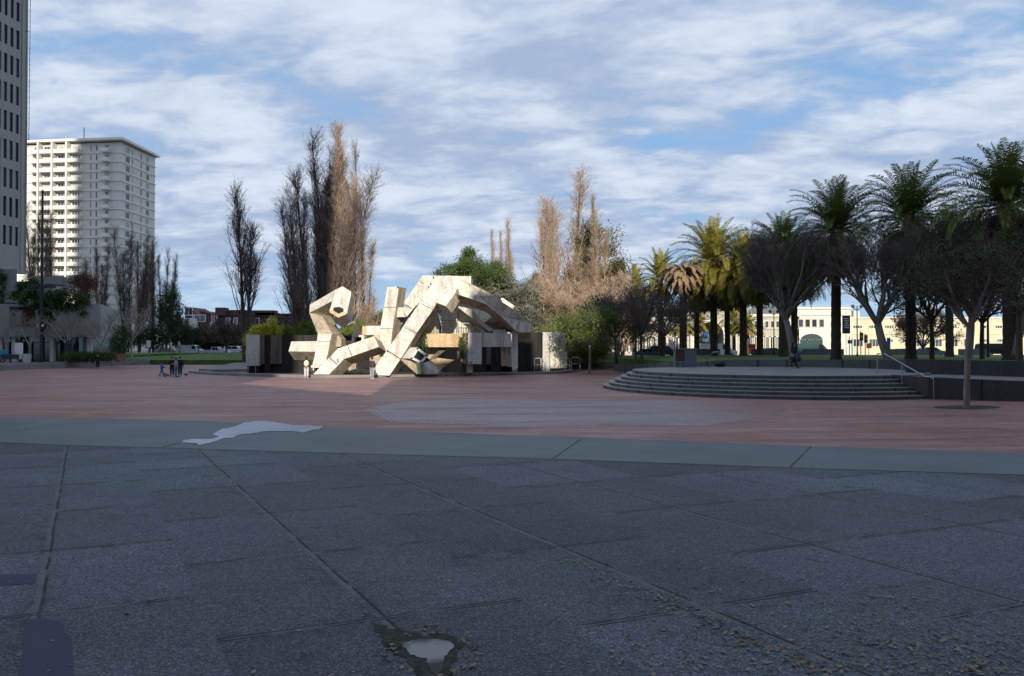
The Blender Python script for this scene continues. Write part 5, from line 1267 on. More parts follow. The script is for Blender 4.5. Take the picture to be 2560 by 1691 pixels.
def wall_run(name, label, pts, h, th, mat, cat='wall', joints=3.0, cap=None, group=None):
    """low wall along ground points (x, y, z_base)"""
    r = thing(name, label, cat, tuple(pts[0]), 0, group, True); mb = MB(); cp = MB(); jt = MB()
    for i in range(len(pts) - 1):
        a, b = Vector(pts[i]), Vector(pts[i + 1]); d = (b - a); n_ = Vector((-d.y, d.x, 0)).normalized() * th
        ha, hb = (h[i], h[i + 1]) if hasattr(h, '__len__') else (h, h)
        mb.prism([a, b, b + Vector((0, 0, hb)), a + Vector((0, 0, ha))], n_)
        L = d.length; k = int(L / joints)
        for j in range(1, k + 1):
            q = a + d * (j / (k + 1)); hh = ha + (hb - ha) * j / (k + 1); jt.box((q.x - n_.x * .006, q.y - n_.y * .006, q.z + hh / 2), (.05, .05, hh), math.atan2(d.y, d.x))
    mb.build('wall', M[mat], r)
    if jt.v: jt.build('joints', M['dark'], r)
    return r


# raised lawn behind the stage
lawn = [(11, 77.5), (12.5, 70), (13, 62), (13.5, 57), (16, 55), (22, 54.2), (27, 52.5), (33, 49.5), (42, 47), (90, 40), (90, 96), (52, 99), (30, 98), (18, 92), (12, 85)]
def mound(name, pts, zc, zr, mat, inset=4.0):
    n = len(pts); cx_ = sum(p[0] for p in pts) / n; cy_ = sum(p[1] for p in pts) / n; mb = MB()
    i1 = [(p[0] + (cx_ - p[0]) * inset / max(inset, math.dist(p, (cx_, cy_))), p[1] + (cy_ - p[1]) * inset / max(inset, math.dist(p, (cx_, cy_)))) for p in pts]
    v = [(x, y, zr) for x, y in pts] + [(x, y, zc) for x, y in i1] + [(cx_, cy_, zc + .05)]
    mb.quads(v, [(i, (i + 1) % n, n + (i + 1) % n, n + i) for i in range(n)] + [(n + i, n + (i + 1) % n, 2 * n) for i in range(n)])
    v2 = [(x, y, 0) for x, y in pts] + [(x, y, zr - .001) for x, y in pts]; mb.quads(v2, [(i, (i + 1) % n, n + (i + 1) % n, n + i) for i in range(n)])
    return struct(name, mb, mat)
mound('lawn', lawn, 1.5, 1.35, M['grass'])
wall_run('seat_wall', 'low curved concrete seat wall behind the stage', [(11.6, 57.6, .0), (13, 55.8, .0), (16, 54.8, 0), (22, 53.9, 0), (27, 52.2, 0), (29.5, 50.8, 0)], [1.25, 1.35, 1.62, 1.62, 1.62, 1.62], .45, 'wall', joints=2.2)
wall_run('seat_wall', 'low curved wall bounding the lawn behind the young evergreens', [(10.8, 79, 0), (10.8, 76.6, 0), (12.1, 70, 0), (12.6, 62, 0), (11.6, 57.6, 0)], [.7, .75, .95, 1.2, 1.25], .45, 'wall')
# retaining walls of the ramp right of the steps
wall_run('ramp_wall', 'dark concrete ramp wall right of the stage steps', [(19.6, 38.6, 0), (20.4, 36.6, 0), (24.6, 34.8, 0), (30, 32.6, 0), (48, 25, 0)], [1.12, 1.08, .93, .88, .85], .4, 'darkwall', joints=3.4)
rm = MB(); rm.poly([(19.9, 38.8, 1.02), (20.8, 37.0, 1.02), (30.2, 33.0, .84), (48, 25.4, .8), (50, 34, .86), (32, 42, .9), (27, 45, 1.0), (22, 45, 1.09)]); struct('ramp', rm, M['stage'])
wall_run('retaining_wall', 'dark retaining wall holding the lawn right of the slim tree', [(22.5, 42.6, .9), (30, 38.4, .86), (48, 31, .8)], [.95, .92, .85], .4, 'darkwall', joints=4)
g2 = MB(); g2.poly([(22.8, 43.1, 1.72), (30.2, 38.9, 1.66), (60, 27, 1.5), (60, 48, 1.6), (33, 50, 1.66), (28, 50.5, 1.7)]); struct('upper_lawn', g2, M['grass'])
# ---- left raised pavement, lawn and street
wall_run('seat_wall', 'long low seat wall before the podium on the left', [tuple(G(u, v)) for u, v in ((-200, 934), (0, 927), (90, 923), (163, 920.5), (230, 917), (325, 913.5), (438, 911))], .64, .5, 'walk', joints=6)
wp = [G(u, v) for u, v in ((-200, 934), (0, 927), (90, 923), (163, 920.5), (230, 917), (325, 913.5), (438, 911))]
mb = MB(); mb.poly([(p.x, p.y + .45, .60) for p in wp] + [(-20, 112, .60), (-20, 128, .60), (-130, 128, .60), (-130, 80, .60)]); struct('sidewalk', mb, M['walk'])
wall_run('kerb_wall', 'low step between the plaza and the left lawn', [tuple(G(438, 911)), tuple(G(505, 909)), tuple(G(560, 906)), tuple(G(600, 903))], [.64, .5, .35, .3], .5, 'walk', joints=5)
La = [(-64, 104), (-48, 104.5), (-38, 105), (-30, 103.5), (-24, 100), (-20, 104), (-22, 138), (-40, 142), (-90, 142), (-90, 110)]
mound('lawn', La, 1.5, .66, M['grass'], 14)
sheet('road', [(-140, 144), (200, 112), (200, 142), (-140, 178)], M['asphalt'], 0.05)
lm = MB(); La = [(3, 84), (22, 98), (20, 112), (-4, 112)]; lm.quads([(x, y, .3) for x, y in La] + [(x * .9 + 1, y * .9 + 10.2, 1.25) for x, y in La], [(0, 1, 5, 4), (1, 2, 6, 5), (2, 3, 7, 6), (3, 0, 4, 7), (4, 5, 6, 7)]); struct('lawn', lm, M['grass'])
wall_run('seat_wall', 'low pale wall before the far sunlit lawn', [(1.5, 82, 0), (12, 88, 0), (22, 96, 0)], .75, .4, 'walk')
# seat-high stones along the far edge of the raised lawn
for i, (u0, u1, v) in enumerate(((1742, 1800, 880), (1880, 1975, 882), (2010, 2110, 881), (2230, 2330, 884), (2400, 2470, 888))):
    a, b = P(u0, v, 93), P(u1, v, 93); wall_run('low_wall', ('low wall behind the lawn right of the cabinet', 'low wall behind the lawn left of the vase tree', 'low wall behind the lawn right of the vase tree', 'low wall before the parked cars at the right', 'low wall below the black car at the right')[i], [(a.x, 93, 1.5), (b.x, 93, 1.5)], .75, .4, 'wall', joints=5)
# ------------------------------------------------------------------ people
def skin_mesh(name, joints, edges, mat, parent, sub=1, root=0):
    me = bpy.data.meshes.new(name); bm = bmesh.new(); ly = bm.verts.layers.skin.verify(); vs = [bm.verts.new(j[:3]) for j in joints]; bm.verts.ensure_lookup_table()
    for a, b in edges: bm.edges.new((vs[a], vs[b]))
    for i, v in enumerate(vs): r = joints[i][3]; v[ly].radius = (r, joints[i][4] if len(joints[i]) > 4 else r); v[ly].use_root = (i == root)
    bm.to_mesh(me); bm.free(); o = link(name, me, parent); me.materials.append(mat)
    m_ = o.modifiers.new('skin', 'SKIN'); m_.branch_smoothing = .3; m_.use_smooth_shade = True
    s = o.modifiers.new('sub', 'SUBSURF'); s.levels = sub; s.render_levels = sub
    return o


def person(label, u, v, h, rz, top, bottom, z=0.0, hair=(.02, .015, .012), long_hair=False, coat=.0, stride=.0, lift=0.0, armL=None, armR=None, shoes=(.03, .03, .03), cap=None, bag=None, skirt=None, loc=None, lean=0.0):
    g = G(u, v, z) if loc is None else Vector(loc); r = thing('person', label, 'person', tuple(g), rz)
    H = 1.75; st = stride
    hip, chest, neck = (0, 0, .95), (0, -lean * .5, 1.33), (0, -lean, 1.50)
    # front is -Y; left leg goes forward by the stride
    kL, aL = (.10, -st * .55, .50), (.10, -st, .09); kR, aR = (-.10, st * .25, .50), (-.10, st * .95, .09 + lift)
    armL = armL or [(.24, .02, 1.13), (.25, -.05, .88)]; armR = armR or [(-.24, .02, 1.13), (-.25, -.05, .88)]
    sL, sR = (.19, -lean * .9, 1.42), (-.19, -lean * .9, 1.42)
    J = [(0, 0, .98, .11), (0, -lean * .5, 1.22, .10), (0, -lean * .9, 1.40, .10), (*neck, .055), (0, -lean - .01, 1.60, .085, .10), (0, -lean - .01, 1.70, .075, .085)]; E = [(0, 1), (1, 2), (2, 3), (3, 4), (4, 5)]
    def add(chain, start):
        p = start
        for q in chain: J.append(q); E.append((p, len(J) - 1)); p = len(J) - 1
        return p
    for s_, arm_ in ((sL, armL), (sR, armR)):
        e, w = Vector(arm_[0]), Vector(arm_[1]); d = (w - e).normalized(); hnd = w + d * .07
        k = add([(*s_, .062), (*e, .045), (*w, .030), (*hnd, .034, .018)], 2); sd = d.cross(Vector((0, 1, .3))).normalized()
        for f in range(4): b_ = hnd + sd * (.024 * (f - 1.5)) + d * .04; t_ = b_ + d * (.06 - .008 * abs(f - 1.3)) + Vector((0, -.015, -.01)); add([(*b_, .010), (*t_, .008)], k)
        add([(*(hnd + sd * .05 + d * .005), .011), (*(hnd + sd * .06 + d * .035), .009)], k)
    for kk, aa, sx in ((kL, aL, 1), (kR, aR, -1)): add([(sx * .10, 0, .90, .095), (*kk, .062), (*aa, .042), (aa[0], aa[1] - .12, max(aa[2] - .06, .035), .035)], 0)
    body = skin_mesh('body', J, E, M['skin'], r)
    # face: eyes, nose, ears sit on the head
    fm = MB(); hc = Vector((0, -lean - .01, 1.65)); fm.ball(hc + Vector((0, -.100, -.005)), (.012, .02, .02), 6, 4); fm.ball(hc + Vector((.095, 0, 0)), (.012, .02, .03), 6, 4); fm.ball(hc + Vector((-.095, 0, 0)), (.012, .02, .03), 6, 4); fm.build('nose_and_ears', M['skin'], body)
    ey = MB(); [ey.ball(hc + Vector((sx * .033, -.092, .015)), .010, 6, 4) for sx in (-1, 1)]; ey.box(hc + Vector((0, -.097, -.048)), (.045, .008, .008)); ey.build('eyes_and_mouth', M['dark'], body)
    hm = paint('hair_%02d' % int(hair[0] * 100), hair, .6); hb = MB(); hb.ball(hc + Vector((0, .018, .035)), (.103, .112, .105), 12, 8)
    if long_hair: hb.ball(hc + Vector((0, .07, -.12)), (.10, .06, .20), 10, 7)
    hb.build('hair', hm, r, smooth=True)
    tm = paint('cloth_%d_%d_%d' % tuple(int(c * 100) for c in top), top, .85); bm_ = paint('cloth_%d_%d_%d' % tuple(int(c * 100) for c in bottom), bottom, .85)
    c0 = .92 - coat
    T = [(0, 0, c0 - .06, .215 + coat * .1, .18 + coat * .08), (0, -lean * .3, 1.1, .20, .165), (0, -lean * .7, 1.32, .20, .165), (0, -lean * .9, 1.47, .12, .10)]; TE = [(0, 1), (1, 2), (2, 3)]
    for s_, arm_ in ((sL, armL), (sR, armR)):
        b = len(T); w = Vector(arm_[0]).lerp(Vector(arm_[1]), .92); T += [(*s_, .10), (*arm_[0], .078), (*w, .060)]; TE += [(2, b), (b, b + 1), (b + 1, b + 2)]
    skin_mesh('jacket', T, TE, tm, r)
    B = [(0, 0, 1.0, .18, .15)]; BE = []
    for kk, aa, sx in ((kL, aL, 1), (kR, aR, -1)):
        b = len(B); B += [(sx * .10, 0, .84, .125), (*kk, .095), (aa[0], aa[1], aa[2] + .03, .075)]; BE += [(0, b), (b, b + 1), (b + 1, b + 2)]
    skin_mesh('trousers', B, BE, bm_, r)
    sm = paint('shoe_%02d' % int(shoes[0] * 100), shoes, .6)
    for aa in (aL, aR): s_ = MB(); s_.ball((aa[0], aa[1] - .07, max(aa[2] - .04, .045)), (.052, .145, .05), 10, 6); s_.build('shoe', sm, r, smooth=True)
    if cap: c = MB(); c.ball(hc + Vector((0, .01, .06)), (.108, .118, .09), 12, 6); c.box(hc + Vector((0, -.15, .045)), (.15, .13, .015)); c.build('cap', paint('cap_cloth', cap), r)
    if skirt: s_ = MB(); s_.tube([(0, 0, 1.02), (0, .02, .80), (0, .04, .55)], [.15, .21, .27], 14); s_.build('skirt', skirt, r, smooth=True)
    if bag:
        c, sz, off = bag; bo = thing('backpack', 'backpack worn by the ' + label[:0] + 'standing figure', 'bag'); bpy.data.objects.remove(bo)
        b = MB(); b.ball((0, 0, 0), (sz * .42, sz * .26, sz * .55), 12, 8); b.box((0, .11, -.06), (sz * .5, .06, sz * .4)); o = b.build('backpack', paint('bag_cloth_%02d' % int(c[0] * 100), c), None, smooth=True)
        m = Matrix.Translation(g) @ Matrix.Rotation(rz, 4, 'Z') @ Matrix.Diagonal((h / H,) * 3 + (1,)) @ Matrix.Translation((off[0], off[1], off[2])); o.matrix_world = m
        tag(o, BAGLABEL.get(label, 'bag carried by a figure on the square'), 'bag')
    r.scale = (h / H,) * 3
    return r


BAGLABEL = {}
L1_ = 'standing person in dark top and pale trousers photographing the fountain, left one'
L2_ = 'standing person in dark top and grey trousers by the foot of the big diagonal'
BAGLABEL[L1_] = 'cream backpack on the left person facing the fountain'
person(L1_, 766, 946, 1.72, PI + .25, (.03, .03, .035), (.55, .55, .60), 0, armL=[(.26, -.14, 1.22), (.10, -.34, 1.46)], armR=[(-.26, -.14, 1.22), (-.08, -.34, 1.46)], bag=((.75, .70, .50), .50, (0, .24, 1.22)), shoes=(.6, .6, .6), long_hair=True)
person(L2_, 930, 948, 1.70, PI - .4, (.05, .045, .05), (.28, .28, .33), 0, armL=[(.25, -.12, 1.15), (.12, -.30, 1.25)], armR=[(-.27, .02, 1.15), (-.25, -.10, .92)], shoes=(.6, .6, .6))
person('person in a long black coat standing alone on the left of the brick plaza', 244, 921.5, 1.70, .4, (.012, .012, .016), (.015, .015, .02), 0, coat=.42, long_hair=True)
person('small child in a blue jacket and dark cap running toward pigeons', 404, 943, 1.22, PI / 2 + .2, (.05, .06, .35), (.03, .18, .42), 0, stride=.26, lift=.1, armL=[(.22, -.16, 1.15), (.16, -.42, 1.12)], cap=(.01, .012, .02))
person('person in a black jacket and dark jeans at the left of the group of three', 430, 941, 1.68, .5, (.012, .012, .016), (.03, .03, .045), 0, armL=[(.26, -.10, 1.14), (.05, -.30, 1.10)], armR=[(-.26, -.10, 1.14), (-.05, -.30, 1.12)], long_hair=True, coat=.1)
person('person in light blue jeans standing between the two in dark jackets', 440, 943, 1.60, 2.4, (.30, .26, .28), (.05, .19, .30), 0)
person('broad person in a navy jacket and blue jeans at the right of the group', 450, 941, 1.70, PI + .2, (.010, .014, .045), (.02, .03, .10), 0, coat=.08, stride=.05)
floral, t_, b_ = base_mat('floral_skirt_cloth'); vv = t_.new('ShaderNodeTexCoord').outputs['Object']
t_.put(b_.inputs['Base Color'], t_.mix(t_.rng(t_.voro(vv, 14.0), .25, .35, 1, 0), (.012, .010, .014), (.42, .30, .30)))
person('person in dark clothes with a floral skirt striding across the stage', 1984, 921, 1.78, PI / 2 + .25, (.014, .010, .012), (.012, .012, .016), 1.1, stride=.34, lift=.16, long_hair=True, armL=[(.22, -.22, 1.28), (.18, -.50, 1.34)], armR=[(-.26, .12, 1.16), (-.24, .18, .92)], skirt=floral)
bagm = MB(); q = G(1995, 918.5, 1.1); bagm.ball((q.x, q.y - .1, q.z + .62), (.20, .12, .24), 12, 8); bagm.tube([(q.x - .12, q.y - .1, q.z + .78), (q.x - .05, q.y - .1, q.z + 1.0), (q.x + .08, q.y - .1, q.z + .8)], .015, 5)
tag(bagm.build('shoulder_bag', paint('plum_bag', (.05, .02, .06)), None, True), 'dark plum bag hanging beside the striding figure on the stage', 'bag')
person('person in a grey top seen beside the dark sign frame near the far lawn', 1546, 896, 1.75, .3, (.16, .15, .20), (.25, .24, .26), 0, loc=P(1546, 898, 80) * 1.0)


def pigeon(i, u, v, label):
    g = G(u, v); r = thing('pigeon', label, 'pigeon', tuple(g), i * 1.3, 'pigeons on the brick plaza')
    b = MB(); b.ball((0, 0, .12), (.075, .15, .075), 10, 7); b.ball((0, -.15, .21), (.035, .045, .04), 8, 6); b.tube([(0, -.10, .15), (0, -.14, .20)], [.05, .035], 8); b.tube([(0, .10, .12), (0, .27, .10)], [.045, .02], 6); b.build('body', M['kioskgrey'], r, smooth=True)
    w = MB()
    for s in (-1, 1): w.ball((s * .07, .03, .13), (.02, .13, .055), 8, 5)
    w.build('wings', M['darkwall'], r, smooth=True); l = MB(); [l.tube([(s * .03, 0, 0), (s * .03, 0, .07)], .008, 5) for s in (-1, 1)]; l.build('legs', M['red'], r); k = MB(); k.tube([(0, -.19, .21), (0, -.225, .20)], [.012, .003], 5); k.build('beak', M['dark'], r)


for i, (u, v, l) in enumerate(((409, 940, 'pigeon nearest the running child'), (413, 939, 'pigeon second from the running child'), (417, 941.5, 'pigeon midway between child and group'), (421, 942, 'pigeon closest to the group of three'), (464, 940, 'lone pigeon right of the group of three'), (467, 939.5, 'pigeon just behind the lone right-hand one'), (230, 922.5, 'pigeon beside the person in the long black coat'))): pigeon(i, u, v, l)


# ------------------------------------------------------------------ vehicles
def car(label, x, y, z, rz, col, kind='sedan', cat='car', group='cars on the street'):
    r = thing({'van': 'delivery_van', 'pickup': 'pickup_truck'}.get(kind, 'parked_car'), label, cat, (x, y, z), rz, group)
    prof = dict(sedan=[(-2.2, .35), (-2.25, .85), (-1.6, .98), (-1.0, 1.42), (.35, 1.45), (1.1, 1.0), (2.1, .85), (2.25, .55), (2.2, .35)], suv=[(-2.3, .4), (-2.35, 1.0), (-2.2, 1.65), (-1.9, 1.75), (.4, 1.75), (1.15, 1.12), (2.2, 1.0), (2.35, .6), (2.3, .4)],
                van=[(-2.7, .4), (-2.75, 1.0), (-2.65, 2.0), (-2.4, 2.1), (1.0, 2.1), (1.4, 1.95), (2.0, 1.25), (2.75, 1.0), (2.85, .6), (2.8, .4)], pickup=[(-2.8, .5), (-2.8, 1.05), (-.9, 1.05), (-.8, 1.7), (.5, 1.75), (1.1, 1.15), (2.6, 1.0), (2.75, .6), (2.7, .45)])[kind]
    W = .92; body = MB(); body.prism([(a, -W, b) for a, b in prof], (0, 2 * W, 0)); body.build('body', paint('car_%s' % label[:12].replace(' ', '_'), col, .3), r)
    zt = max(b for a, b in prof); x0, x1 = {'sedan': (-1.25, .75), 'suv': (-2.0, .8), 'van': (.6, 1.6), 'pickup': (-.65, .75)}[kind]; zw = {'sedan': .98, 'suv': 1.12, 'van': 1.25, 'pickup': 1.1}[kind]
    g = MB()
    for s in (-1, 1):
        n_ = 2 if kind != 'van' else 1
        for k in range(n_):
            a = x0 + (x1 - x0) * k / n_ + .05; b = x0 + (x1 - x0) * (k + 1) / n_ - .05
            g.prism([(a + (.25 if k == 0 and kind == 'sedan' else 0), s * (W + .004), zt - .12), (b - (.32 if k == n_ - 1 else 0), s * (W + .004), zt - .12), (b, s * (W + .004), zw), (a, s * (W + .004), zw)], (0, s * .01, 0))
    fx = [p for p in prof if p[0] > 0]
    g.build('windows', M['carglass'], r); wsh = MB()
    i = max(range(len(prof)), key=lambda k: (prof[k][1] >= zt - .16, prof[k][0])); a, b = prof[i], prof[i + 1]
    wsh.prism([(a[0] + .02, -W * .88, a[1] - .04), (a[0] + .02, W * .88, a[1] - .04), (b[0] - .04 + .03, W * .88, b[1] + .04), (b[0] - .04 + .03, -W * .88, b[1] + .04)], (.012, 0, .012)); wsh.build('windscreen', M['carglass'], r)
    for wx in (prof[0][0] + .85, prof[-1][0] - .85):
        for s in (-1, 1):
            w = MB(); w.tube([(wx, s * (W - .18), .34), (wx, s * (W + .02), .34)], .34, 16); wo = w.build('wheel', M['tyre'], r); h = MB(); h.tube([(wx, s * (W + .021), .34), (wx, s * (W + .035), .34)], .2, 12); h.build('rim', M['steel'], wo)
    for s in (-1, 1): l = MB(); l.box((prof[-2][0] - .03, s * .68, .75), (.08, .3, .16)); l.build('headlight', M['globe'], r); l = MB(); l.box((prof[0][0] - .02, s * .72, .9), (.06, .25, .2)); l.build('tail_light', M['red'], r)
    return r


def carp(label, u, Y, z, rz, col, kind='sedan', cat='car', group='cars on the street'): return car(label, (u - CX) / F * Y, Y, z, rz, col, kind, cat, group)


carp('long white delivery van beyond the left lawn', 476, 158, .75, 0, (.72, .74, .78), 'van', 'van')
carp('white pickup truck right of the white van', 542, 158, .72, 0, (.72, .74, .78), 'pickup', 'truck')
carp('white car half hidden by the twin-trunk tree', 590, 160, .9, 0, (.72, .74, .78), 'suv')
carp('white car just left of the fountain wall', 615, 162, .9, 0, (.7, .72, .75), 'suv')
carp('silver car beside the small left-hand sign', 418, 157, .78, 0, (.35, .37, .40), 'sedan')
carp('dark blue car behind the hedge near the planter', 285, 140, .6, 0, (.04, .08, .16), 'sedan')
carp('blue grey car seen left of the striding figure tree', 1930, 112, .9, 0, (.03, .03, .035), 'sedan')
carp('teal green van in front of the arched teal window', 2030, 116, .9, 0, (.02, .07, .07), 'van', 'van')
carp('white box van behind the slim palm trunks', 1792, 112, .9, 0, (.6, .62, .62), 'van', 'van')
carp('dark car left of the blue grey cabinet', 1660, 114, .9, 0, (.03, .03, .04), 'suv')
carp('dark car far left of the palms', 1620, 112, .8, 0, (.05, .08, .08), 'sedan')
carp('teal windowed car right of the dark palm', 2325, 108, 1.0, 0, (.10, .22, .24), 'sedan')
carp('red car right of the leaning vase tree', 2262, 112, .8, 0, (.25, .04, .04), 'sedan')
carp('black van at the right below the leafy crowns', 2492, 96, 1.2, 0, (.012, .012, .015), 'suv')
carp('dark car glimpsed past the fountain end', 1445, 112, .7, 0, (.05, .06, .08), 'sedan')
carp('pale car beyond the far sunlit lawn', 1505, 114, .7, 0, (.5, .5, .5), 'sedan')


# ------------------------------------------------------------------ lamps, signs, street furniture
def lamp_post(label, u, v_top, Y, z, arms=2, r=.08, base=True, globes=True, head='globe'):
    x = (u - CX) / F * Y; h = top_h(v_top, Y, z); o = thing('street_lamp', label, 'street lamp', (x, Y, z), 0, 'street lamps')
    p = MB(); p.tube([(0, 0, 0), (0, 0, .5), (0, 0, h)], [r * 1.8, r, r * .7], 8); p.build('pole', M['pole'], o)
    for s in ((-1, 1) if arms == 2 else (1,)):
        a = MB(); a.tube([(0, 0, h - .5), (s * .35, 0, h - .3), (s * .45, 0, h - .25)], .035, 5); a.build('arm', M['pole'], o)
        g = MB(); g.ball((s * .45, 0, h - .05), .2 if head == 'globe' else (.22, .14, .1), 10, 7); g.build('lamp', M['globe' if head == 'globe' else 'pole'], o)
    return o


x, Y = (104 - CX) / F * 92, 92
o = thing('lamp_mast', 'tall dark lighting mast with floodlights and two globes before the podium', 'lamp mast', (x, Y, RZ)); hh = top_h(475, Y, RZ)
m_ = MB(); m_.tube([(0, 0, 0), (0, 0, 1), (0, 0, hh)], [.26, .2, .12], 10); m_.build('pole', M['pole'], o)
for s in (-1, 1):
    g = MB(); g.ball((s * .30, -.3, top_h(815, Y, RZ)), .17); g.build('globe', M['globe'], o)
    f = MB(); f.box((s * 1.1, -.1, top_h(716, Y, RZ)), (1.0, .6, .5)); f.build('floodlight', M['pole'], o)
m_ = MB(); m_.box((0, -.05, top_h(712, Y, RZ) - .3), (3.2, .15, .15)); m_.box((0, -.32, top_h(815, Y, RZ)), (.6, .06, .06)); m_.build('crossbar', M['pole'], o)
lamp_post('black lamp post among the purple leaved trees', 1590, 770, 74, .9, 1, .09, head='flat')
lamp_post('slim lamp post with a double head left of the vase tree', 1935, 778, 90, LZ, 2, .07)
lamp_post('slim lamp post between palm and leaning vase tree', 2143, 765, 80, LZ, 2, .07)
lamp_post('thick dark lamp post right of the slim paving tree', 2470, 740, 72, LZ, 1, .12, head='flat')
lamp_post('dark floodlight pole above the right fountain wall', 1347, 803, 77, .2, 1, .07, head='flat')
lamp_post('white lamp post above the left fountain wall', 714, 795, 110, 0, 2, .08, head='flat')
lamp_post('lamp post on the street seen between palm trunks', 1777, 788, 112, .6, 2, .07)
lamp_post('faint street lamp behind the left lawn cars', 497, 812, 150, .8, 1, .08, head='flat')
lamp_post('double lamp post behind the concrete shaft', 918, 785, 120, 0, 2, .08)


def sign(name, label, u, v, w, h, Y, mat, z=None, cat='sign', pole=True, zb=.5):
    q = P(u, v, Y); o = thing(name, label, cat, (q.x, Y, zb)); b = MB(); b.box((0, -.06, q.z - zb), (w, .06, h)); b.build('panel', M[mat], o)
    if pole: p = MB(); p.tube([(0, 0, 0), (0, 0, q.z - zb + h / 2)], .045, 6); p.build('post', M['steel'], o)
    return o


def text(s, parent, loc, size, mat, rz=0):
    cu = bpy.data.curves.new('lettering', 'FONT'); cu.body = s; cu.size = size; cu.align_x = 'CENTER'; cu.align_y = 'CENTER'; cu.extrude = .004
    o = bpy.data.objects.new('lettering', cu); C.objects.link(o); cu.materials.append(M[mat]); o.parent = parent; o.location = loc; o.rotation_euler = (PI / 2, 0, rz)
    dg = bpy.context.evaluated_depsgraph_get(); me = bpy.data.meshes.new_from_object(o.evaluated_get(dg)); o2 = bpy.data.objects.new('lettering', me); C.objects.link(o2)
    o2.parent = parent; o2.location = loc; o2.rotation_euler = (PI / 2, 0, rz); bpy.data.objects.remove(o); return o2


q = sign('parking_sign', 'blue parking sign with a white letter before the pier', 1764, 838, 1.0, 1.1, 118, 'blue', zb=0); text('P', q, (0, -.10, P(1764, 838, 118).z), .95, 'white')
w_ = MB(); w_.box((0, -.06, P(1764, 850, 118).z), (.95, .06, .6)); w_.build('lower_panel', M['white'], q)
q = sign('construction_sign', 'orange board with a red top between the palm trunks', 1879, 876, .85, 1.1, 104, 'orange', zb=1.0); w_ = MB(); w_.box((0, -.07, P(1879, 866, 104).z - 1.0), (.95, .07, .62)); w_.build('top_panel', M['red'], q)
q = sign('banner', 'dark purple banner with white lines on the street pole', 2115, 812, 1.0, 2.3, 95, 'purple', zb=.5, cat='banner')
for k in range(5): l = MB(); l.box((random.uniform(-.05, .05), -.10, P(2115, 812, 95).z - .5 + .75 - k * .28), (.62 - .08 * (k % 3), .02, .12)); l.build('banner_line', M['white'], q)
sign('street_sign', 'small pale sign on a post before the left lawn', 372, 860, .55, .9, 100, 'white', zb=.6)
sign('street_sign', 'yellowish street sign left of the white van', 448, 860, .35, .8, 130, 'cream', zb=.6)
sign('street_sign', 'thin white street marker left of the yellowish sign', 428, 862, .2, .9, 132, 'white', zb=.6)
sign('menu_board', 'white upright board on a stand before the shops', 48, 878, 1.0, 2.0, 91, 'white', zb=RZ, cat='board')
sign('warning_sign', 'small orange sign right of the traffic signals', 2172, 865, .7, .7, 104, 'orange', zb=.6)
sign('blue_pennant', 'slanted blue panel right of the leaning vase tree', 2221, 862, .5, 2.0, 108, 'blue', zb=.6, cat='panel')
def signal(label, u, v, Y, walk=False):
    q = P(u, v, Y); o = thing('traffic_signal', label, 'traffic signal', (q.x, Y, .6), 0, 'traffic signals'); p = MB(); p.tube([(0, 0, 0), (0, 0, q.z + .2)], .06, 7); p.build('pole', M['pole'], o)
    b = MB(); b.box((0, -.2, q.z - .6), (.5 if walk else .38, .3, .5 if walk else 1.1)); h = b.build('housing', M['dark'], o)
    for k in range(1 if walk else 3): l = MB(); l.tube([(0, -.36, q.z - .6 + (.33 - .33 * k if not walk else 0)), (0, -.38, q.z - .6 + (.33 - .33 * k if not walk else 0))], .12, 10); l.build('lens', M['orange' if walk else ('red', 'yellow', 'teal')[k]], h)
signal('three-lens traffic signal left one before the cream building', 2152, 842, 103); signal('three-lens traffic signal right one before the cream building', 2163, 848, 104); signal('pedestrian signal with an orange hand before the cream building', 2123, 855, 103, True)
# cabinet / poster kiosk at the back of the stage
a, b = P(1689, 918, 53.2), P(1741, 873, 53.2); o = thing('kiosk', 'square cabinet with a brown poster face and blue grey side behind the stage', 'kiosk', ((a.x + b.x) / 2, 53.2, 1.1)); W = b.x - a.x; Hk = b.z - 1.1
m_ = MB(); m_.box((W * .22, .4, Hk / 2), (W * .56, .8, Hk)); m_.build('cabinet', M['kioskgrey'], o); m_ = MB(); m_.box((-W * .28, .42, Hk / 2), (W * .44, .76, Hk)); c_ = m_.build('poster_case', M['kioskgrey'], o)
m_ = MB(); m_.box((-W * .28, .03, Hk * .62), (W * .38, .03, Hk * .6)); m_.build('poster', M['kioskbrown'], c_); m_ = MB(); m_.box((0, .4, Hk + .025), (W + .06, .9, .05)); m_.build('lid', M['nose'], o)
m_ = MB(); m_.box((-W * .28, .02, Hk * .28), (W * .40, .03, .06)); m_.box((-W * .28, .025, Hk * .14), (.06, .03, Hk * .26)); m_.build('shelf', M['steel'], o)
def rail(name, label, pts, posts, r=.028):
    o = thing(name, label, 'handrail', tuple(pts[0]), 0, None, True); m_ = MB(); m_.tube(pts, r, 8); m_.build('rail', M['steel'], o)
    for t_, b_ in posts: p = MB(); p.tube([t_, b_], r * .9, 8); p.build('post', M['steel'], o)
a = P(1780, 905, 50); t1, t2 = P(1789, 880, 50), P(1796, 881, 50)
rail('handrail', 'bent steel handrail beside the cabinet on the stage', [G(1750, 918, 1.1), P(1783, 881, 51), P(1794, 880, 51), P(1797, 884, 51)], [(P(1774, 893, 51), G(1774, 917, 1.1)), (P(1797, 884, 51), G(1797, 917, 1.1))])
bg = MB(); q = G(1800, 917.5, 1.1); bg.ball((q.x, q.y, 1.1 + .16), (.42, .3, .2), 12, 8); bg.ball((q.x + .15, q.y, 1.1 + .26), (.2, .2, .16), 10, 6); tag(bg.build('black_bag', paint('black_cloth', (.012, .012, .014)), None, True), 'black bag lying on the stage beside the bent handrail', 'bag')
